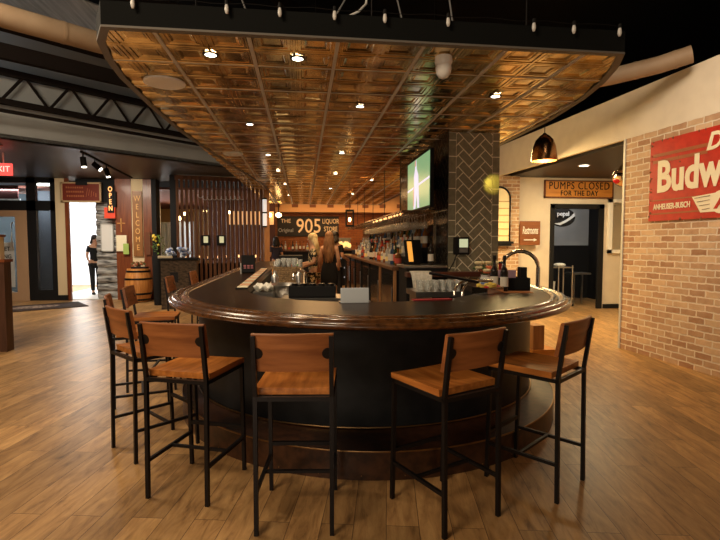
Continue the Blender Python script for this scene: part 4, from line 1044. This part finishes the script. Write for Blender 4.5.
b.done('leaves', noisy(M('mixed_leaf', (.2, .2, .05), .6), (.05, .12, .03), (.5, .08, .04), (6, 6, 6), 3), pl)
ws = thing('welcome_sign', 'tall vertical wooden WELCOME sign on the cream post above the barrel', 'sign', (-4.34, 13.37, 2.02))
B().b2(-.12, .12, -.02, .02, -.86, .86).done('board', m_wsign, ws)
for i, c_ in enumerate('WELCOME'): text('letter', c_, .21, bpy.data.materials.get('honey_letter') or M('honey_letter', (.85, .50, .16), .5), face(0, -.022, .66-i*.215), ws, .004, .75)
os_ = thing('open_sign', 'vertical OPEN sign with orange letters on a black panel', 'sign', (-4.97, 13.28, 2.66))
B().b2(-.08, .08, -.02, .02, -.36, .36).done('board', m_black, os_)
m_ol = M('orange_neon', (.9, .4, .1), .4, emit=(1, .42, .14), es=1.6)
for i, c_ in enumerate('OPEN'): text('letter', c_, .18, m_ol, face(0, -.024, .25-i*.165), os_, .004, .75, off=.002)
B().b2(.05, .12, -.0, .1, -.2, .2).done('bracket', m_black, os_)
B().b2(-.17, .10, .0, .02, -.50, -.22).done('red_panel', M('red_panel', (.55, .05, .02), .5, emit=(.8, .06, .02), es=.3), os_)
rs = thing('framed_sign', 'wide red sign in a pale frame over the bright doorway', 'sign', (-5.72, 13.42, 2.84))
B().b2(-.49, .44, -.02, .02, -.23, .23).done('panel', M('red_brown_panel', (.17, .025, .012), .5), rs)
B().b2(-.52, .47, -.03, .02, .22, .26).b2(-.52, .47, -.03, .02, -.26, -.22).b2(.43, .47, -.03, .02, -.25, .25).b2(-.52, -.48, -.03, .02, -.25, .25).done('frame', M('pale_wood_frame', (.50, .34, .18), .6), rs)
b = B()
for r_ in range(3):
    for k in range(8): b.box((-.38+.055*k+.01*r_, -.022, .12-.11*r_), (.03, .006, .045))
for k in range(5): b.bar((.1+.06*k, -.024, -.12+.03*(k % 2)), (.14+.05*k, -.024, .1-.03*k), .02, .006)
b.done('faded_marks', M('faded_orange', (.40, .13, .05), .6), rs)
B().b2(-.14, .14, -.06, -.02, .18, .27).done('picture_light', m_black, rs)
t = thing('framed_menu', 'white framed menu board hung on the weathered log wall', 'frame', (-5.20, 13.60, 1.66))
t.scale = (.85, 1, .85)
B().b2(-.17, .17, -.015, .015, -.42, .42).done('paper', m_white2, t)
B().b2(-.19, -.16, -.03, .02, -.44, .44).b2(.16, .19, -.03, .02, -.44, .44).b2(-.19, .19, -.03, .02, .41, .44).b2(-.19, .19, -.03, .02, -.44, -.41).done('frame', m_alu, t)
t = thing('brass_cross', 'small brass cross on the red wood panel', 'cross', (-4.76, 13.37, 1.98))
B().b2(-.015, .015, -.01, .01, -.18, .18).b2(-.10, .10, -.01, .01, .04, .07).done('bars', M('cross_brass', (.6, .3, .1), .4, .6), t)
tag(B().b2(-4.88, -4.62, 13.33, 13.38, 1.30, 1.72).done('paper_notice', m_ivory), 'cream paper notice on the red wood panel below the cross', 'notice')
tag(B().b2(-4.70, -4.56, 13.30, 13.33, 1.22, 1.50).done('green_card', M('green_card', (.35, .5, .12), .6)), 'green card overlapping the cream notice near the barrel', 'card')
tag(B().b2(-4.14, -4.02, 13.33, 13.38, 1.2, 1.8).done('small_plaque', m_rust), 'small dark plaque right of the WELCOME sign', 'plaque')
ex = thing('exit_sign', 'glowing red EXIT sign hung under the dark soffit at far left', 'sign', (-5.55, 9.8, 2.88), R(0))
B().b2(-.20, .14, -.03, .03, -.10, .12).done('housing', M('exit_red', (.7, .05, .04), .4, emit=(1, .10, .08), es=1.3), ex)
text('letters', 'EXIT', .15, M('exit_letter', (1, .6, .5), .4, emit=(1, .55, .45), es=1.6), face(-.03, -.032, .01), ex, .003)
B().cyl((0, 0, .12), (0, 0, .32), .012, n=8).done('stem', m_wplast, ex)
light('POINT', 'exit_glow', (-5.75, 9.7, 3.1), (0, 0, 0), 1.6, (1, .05, .03), .05)
t = thing('sprinkler', 'small brass sprinkler head on the dark soffit near the exit sign', 'sprinkler', (-5.15, 9.0, 3.19))
B().lathe([(0, 0), (.05, 0), (.05, -.012), (.012, -.02), (.012, -.05), (.03, -.055), (.03, -.06), (0, -.06)], n=12).done('head', m_gold, t, smooth=40)
tl = thing('track_light', 'black ceiling track with three spot heads before the doorway', 'track light', (-4.03, 9.45, 3.2), math.atan2(3.65, -.33))
B().b2(0, 3.6, -.02, .02, -.03, 0).done('track', m_black, tl)
for k, (x, tx, ty) in enumerate(((.1, -.05, -.05), (.75, -.1, -.4), (1.5, -.05, -.1))):
    hd = B(); p = Vector((x, 0, -.13)); q = p+Vector((tx, ty, -.35)).normalized()*.15
    hd.cyl(p-(q-p)*.2, q, .052, n=14).cyl((x, 0, -.02), (x, 0, -.12), .012, n=6)
    hh = hd.done('spot_head', m_black, tl, smooth=40)
    dq = (q-p).normalized(); B().cyl(q, q+dq*.004, .042, n=14).done('lens', m_emit, hh)
dl = thing('door_notice', 'white printed parking notice on the glass entry door', 'notice', (-7.78, 13.5, .98))
B().b2(-.36, .30, 0, .01, -.62, .55).done('sheet', M('notice_white', (.55, .56, .55), .6), dl)
m_ink = M('ink', (.03, .03, .03), .7)
for i, s_ in enumerate(('OUTLET', 'PARKING', '', 'Please Pull', 'Forward')): text('printed_line', s_ or '-', .15 if i < 2 else .12, m_ink, face(-.03, -.004, .38-i*.20), dl, .002, .85, off=.003)
t = thing('transom_sign', 'dark brown sign seen in the transom window above the entry door', 'sign', (-7.9, 13.72, 2.86))
B().b2(-.7, .45, 0, .02, -.18, .17).done('board', M('transom_brown', (.10, .025, .02), .6), t)
B().b2(-.7, .5, 0, .03, -.25, -.18).done('bright_edge', m_white2, t)
# panels seen through side light
tag(B().b2(-7.42, -7.28, 14.2, 14.3, 0, 2.98).done('white_column', m_vest), 'bright white column seen through the narrow side window', 'column')
tag(B().b2(-7.27, -6.72, 14.3, 14.4, 0, 2.95).done('grey_shutter', M('slate_grey', (.05, .055, .065), .7)), 'slate grey shutter behind the narrow side window', 'shutter')
tag(B().b2(-8.9, -7.2, 15.2, 15.3, 0, 2.95).done('grey_shutter', M('blue_grey', (.16, .2, .22), .7)), 'blue grey panel behind the entry door glass', 'shutter')
# rug
rg = thing('door_mat', 'dark entry rug with a pale oval pattern before the entry doors', 'rug', (-6.3, 12.0, .002), R(35))
B().b2(-.85, 1.05, -.6, .55, 0, .014, .004).done('pile', M('dark_rug', (.035, .022, .02), .95), rg)
b = B(); b.lathe([(.0, .016), (.40, .016), (.40, .014), (0, .014)], n=24); bmesh.ops.transform(b.bm, matrix=Matrix.Diagonal((1.4, .7, 1, 1)), verts=b.bm.verts[:])
b.done('oval_pattern', noisy(M('rug_pattern', (.3, .2, .15), .95), (.05, .03, .03), (.42, .32, .26), (9, 9, 9), 2), rg)
# near partition at the left edge
pt = thing('low_partition', 'dark wood half wall with cream upper panel at the left edge', 'partition', (-4.1, 7.15, 0))
B().b2(-1.4, 0, 0, .16, 0, 1.28).done('wood_base', wood('partition_wood', (.045, .018, .010), (.09, .036, .02), .5, .1, 'Z'), pt)
B().b2(-1.4, -.06, .03, .13, 1.28, 1.60).done('cream_panel', m_cream, pt)
B().b2(-1.42, .02, -.02, .18, 1.25, 1.29).b2(-1.4, -.04, .02, .14, 1.6, 1.63).done('cap_rail', m_redwood, pt)
# dining room beyond
t = thing('dining_wall_panel', 'pale grey curtain panel in the dining room beyond the black posts', 'curtain', (-4.55, 19.5, 0))
b = B()
for k in range(10): b.cyl((-.35+.07*k, .04*math.sin(k*2), .95), (-.35+.07*k, .04*math.sin(k*2), 2.35), .045, n=8)
b.done('folds', M('pale_curtain', (.5, .56, .60), .8), t, smooth=60)
dup(t, (-5.4, 20.2, 0), label='pale grey curtain panel at the left of the dining room gap')
gl2 = thing('wall_sconce', 'bright round sconce on the dining room wall beyond the gap', 'lamp', (-4.7, 19.0, 2.45))
B().sph((0, 0, 0), (.12, .12, .09)).done('globe', m_emitw, gl2, smooth=60); B().b2(-.03, .03, 0, .08, -.15, .05).done('arm', m_black, gl2)
struct(B().b2(-11, -4.6, 21.9, 22, 0, 3.1), 'wall_dining_left', bpy.data.materials['tan_wall'])

# ------------------------------------------------------------ right side objects
def sign_on_wall(o): pass
bs = thing('enamel_sign', 'large red enamel beer sign with cream lettering on the brick wall', 'sign', (AX, AY, 0), ang)
B().b2(.48, 3.1, -.03, -.005, 1.80, 2.83).done('board', m_redp, bs)
def wt(x, z, y=-.033): return Matrix.Translation((x, y, z)) @ FRONT
m_iv = m_ivory
t_ = text('small_word', 'Drink', .27, m_iv, wt(1.30, 2.66), bs, .003, .95, .3, off=.008, align='LEFT')
text('large_word', 'Budweiser', .54, m_iv, wt(.60, 2.34), bs, .003, .74, 0, off=.018, align='LEFT')
text('maker_line', 'ANHEUSER-BUSCH', .1, m_iv, wt(.56, 1.975), bs, .003, .66, off=.002, align='LEFT')
B().b2(.53, 1.32, -.0335, -.03, 2.62, 2.66).b2(.53, 1.32, -.0335, -.03, 2.54, 2.58).b2(.53, 1.25, -.0335, -.03, 2.055, 2.07).b2(.53, 1.3, -.0335, -.03, 1.88, 1.90).done('stripes', m_stripe, bs)
b = B()
b.lathe([(0, .003), (.13, .003), (.13, 0), (0, 0)], T=wt(1.52, 1.975, -.034), n=28)
b.prism([(1.14, 2.06), (1.44, 2.08), (1.44, 1.87), (1.26, 1.87)], 0, .003, wt(0, 0, -.033))
b.prism([(1.60, 2.08), (1.90, 2.06), (1.78, 1.87), (1.60, 1.87)], 0, .003, wt(0, 0, -.033))
b.done('winged_emblem', m_iv, bs)
b = B()
for k in range(4): b.bar((1.18+.035*k, -.038, 2.04-.046*k), (1.38, -.038, 2.055-.048*k), .010, .004); b.bar((1.86-.035*k, -.038, 2.04-.046*k), (1.66, -.038, 2.055-.048*k), .010, .004)
b.done('wing_feathers', m_rust, bs)
text('emblem_letter', 'A', .22, m_redp, wt(1.52, 1.975, -.040), bs, .003, 1, .2, off=.008)
b = B()
for k in range(40):
    side = k % 2; z = random.uniform(1.82, 2.82); b.sph((random.choice([.49, .51, random.uniform(.5, 1.0)]) if side else random.uniform(.5, 3.0), -.031, z if side else random.choice([1.81, 2.82])), (random.uniform(.006, .02), .003, random.uniform(.006, .02)), 6)
b.done('rust_chips', m_rust, bs)

ps = thing('pumps_sign', 'orange wooden PUMPS CLOSED FOR THE DAY sign above the dark doorway', 'sign', (6.20, yb-.02, 2.73))
B().b2(-.78, .84, -.03, .01, -.19, .19).done('board', m_orange, ps)
B().b2(-.80, .86, -.035, .01, .17, .20).b2(-.80, .86, -.035, .01, -.20, -.17).b2(-.80, -.77, -.035, .01, -.2, .2).b2(.83, .86, -.035, .01, -.2, .2).done('frame', m_rust, ps)
text('lettering', 'PUMPS CLOSED', .235, m_black, face(.03, -.034, .07), ps, .004, .82, off=0, sc=1.12)
text('lettering', 'FOR THE DAY', .16, m_black, face(.03, -.034, -.095), ps, .004, .82, off=.002, sc=1.12)
rs2 = thing('restroom_sign', 'square brown wooden restrooms sign with white script and arrow', 'sign', (5.08, yb-.15, 1.74))
B().b2(-.27, .20, -.02, .01, -.27, .26).done('board', wood('brown_sign', (.18, .055, .014), (.27, .09, .026), .5, .1, 'X'), rs2)
text('lettering', 'Restrooms', .24, m_white2, face(-.035, -.024, .05), rs2, .003, .34, .2, off=.003)
b = B(); b.b2(-.18, .06, -.026, -.022, -.165, -.145); b.prism([(.05, -.19), (.13, -.155), (.05, -.12)], 0, .004, face(0, -.022, 0)); b.done('arrow', m_white2, rs2)
rs2.location = (5.06, yb-.135, 1.74)
B().b2(-.2, .14, .01, .13, -.2, .2).done('standoff', m_black, rs2)
am = thing('arched_window', 'black arched frame with a glowing cream interior on the brick pier', 'window', (4.30, yb-.14, 1.55))
arch = [(-.24, 0)]+[(-.24*math.cos(PI*k/12), .95+.24*math.sin(PI*k/12)) for k in range(13)]+[(.24, 0)]
b = B(); b.prism(arch, 0, .02, FRONT); b.done('pane', M('arch_glow', (.8, .6, .3), .5, emit=(1, .75, .3), es=.3), am)
b = B(); b.tube([(x, -.03, z) for x, z in arch], .022, 8, closed=True)
b.b2(-.3, .3, -.12, 0, -.05, .0); b.b2(-.26, .26, -.1, 0, -.10, -.05); b.done('frame', m_black, am, smooth=50)
b = B()
for k in range(6): b.b2(-.22, .22, -.032, -.024, .12+.15*k, .135+.15*k)
b.done('muntins', M('brass_dull', (.5, .3, .1), .5), am)
fr_ = thing('wall_mirror', 'white framed narrow mirror beside the brick corner', 'mirror', (7.25, yb-.04, 1.9))
B().b2(-.28, -.2, -.03, .04, -.62, .62).b2(.2, .28, -.03, .04, -.62, .62).b2(-.28, .28, -.03, .04, .54, .62).b2(-.28, .28, -.03, .04, -.62, -.54).done('frame', m_wplast, fr_)
B().b2(-.2, .2, .0, .03, -.54, .54).done('glass', m_steel, fr_)
lg_ = thing('round_emblem', 'round dark soda emblem board with pale wave in the dark doorway', 'sign', (6.16, 10.9, 2.13))
b = B(); b.lathe([(0, .02), (.29, .02), (.29, 0), (0, 0)], T=FRONT, n=36); bmesh.ops.transform(b.bm, matrix=Matrix.Diagonal((1.15, 1, .78, 1)), verts=b.bm.verts[:]); b.done('disc', m_black, lg_)
b = B(); b.prism([(-.2, -.15), (-.05, -.13), (.08, -.07), (.2, .01), (.30, .10), (.325, .03), (.2, -.06), (.08, -.13), (-.05, -.19)], 0, .004, face(0, -.022, 0)); b.done('wave', m_bluegrey, lg_)
text('lettering', 'pepsi', .15, m_bluegrey, face(.02, -.028, .08), lg_, .003, 1, off=.004)
al = thing('recessed_light', 'recessed round light in the alcove ceiling above the orange sign', 'light', (5.29, 8.61, 2.975))
B().lathe([(.08, -.004), (.105, -.006), (.11, .004), (.08, .006)], n=20).done('trim_ring', m_wplast, al)
B().lathe([(0, -.004), (.08, -.004), (.08, .004), (0, .004)], n=20).done('lens', m_emit, al)
# cart in doorway
ct = thing('wire_cart', 'grey tube cart with shelves standing inside the dark doorway', 'cart', (6.05, 10.75, 0))
for x, y in ((-.33, 0), (-.02, 0), (.33, .0), (.33, .4), (-.33, .4)): B().cyl((x, y, .06), (x, y, .98), .018, n=8).done('post', m_steel, ct)
B().b2(-.35, .35, -.02, .42, .18, .21).b2(-.35, .35, -.02, .42, .92, .94).done('shelf', m_steel, ct)
for x in (-.33, .33): B().cyl((x, -.01, .04), (x, .02, .04), .04, n=10).done('caster', m_black, ct)
tag(B().lathe([(0, 0), (.10, 0), (.13, .38), (.12, .38), (0, .02)], n=16).done('white_bin', m_white2, loc=(5.92, 10.95, .21), smooth=40), 'white bucket on the cart shelf in the dark doorway', 'bucket')
tag(B().sph((0, 0, .05), (.16, .1, .05), 10).done('folded_rag', m_towel, loc=(6.1, 10.85, .94), smooth=60), 'pale folded cloth on top of the cart', 'cloth')
tag(B().b2(6.5, 6.95, 10.9, 11.3, .75, .79).b2(6.52, 6.55, 10.92, 10.95, 0, .75).b2(6.9, 6.93, 11.2, 11.25, 0, .75).done('side_table', m_steel), 'small grey table at the right inside the dark doorway', 'table')
# pendants
pd = thing('pendant_lamp', 'hammered copper bell pendant lamp hanging right of the canopy', 'pendant lamp', (3.13, 6.0, 2.58))
prof = [(.160, 0), (.163, .02), (.155, .10), (.140, .19), (.110, .27), (.06, .325), (.03, .345), (0, .35)]
B().lathe(prof, n=28).done('shade', m_copper, pd, smooth=50)
B().lathe([(.152, .004), (.145, .10), (.13, .18), (.10, .26), (.0, .32)], n=28).done('lining', m_cgold, pd, smooth=50)
B().sph((0, 0, .10), (.04, .04, .055)).done('bulb', m_emitw, pd, smooth=60)
B().cyl((0, 0, .35), (0, 0, .83), .005, n=6).done('cord', m_black, pd)
B().lathe([(0, .36), (.02, .36), (.025, .34), (0, .34)], n=12).done('cap', m_black, pd)
light('POINT', 'pendant_glow', (3.13, 6.0, 2.60), (0, 0, 0), 5, WARM, .05)
p2 = thing('pendant_lamp', 'chrome and red globe pendant partly behind the brick corner', 'pendant lamp', (4.98, 7.0, 2.42))
p2.scale = (1.1, 1.1, 1.2)
B().sph((0, 0, .10), (.16, .16, .13), 20).done('globe', M('mirror_glass', (.7, .5, .35), .08, 1), p2, smooth=60)
B().sph((0, 0, .06), (.165, .12, .07), 16).done('red_band', M('red_glass', (.5, .01, .02), .1), p2, smooth=60)
B().lathe([(.09, .21), (.04, .27), (.015, .33), (0, .33)], n=16).done('neck', m_chrome, p2, smooth=50)
B().cyl((0, 0, .33), (0, 0, .465), .005, n=6).done('cord', m_black, p2)
# low wooden box behind the bar end at right
t = thing('wooden_crate', 'small orange wooden crate on the floor behind the right end of the bar', 'crate', (3.1, 6.1, 0), R(5))
B().b2(-.08, .08, -.1, .1, .1, .42).done('upright', m_post, t); B().b2(-.12, .24, -.15, .15, 0, .1).done('base', m_orange, t)

for i, t in enumerate(protos):
    if not used[i]:
        for c in list(t.children): bpy.data.objects.remove(c)
        bpy.data.objects.remove(t)
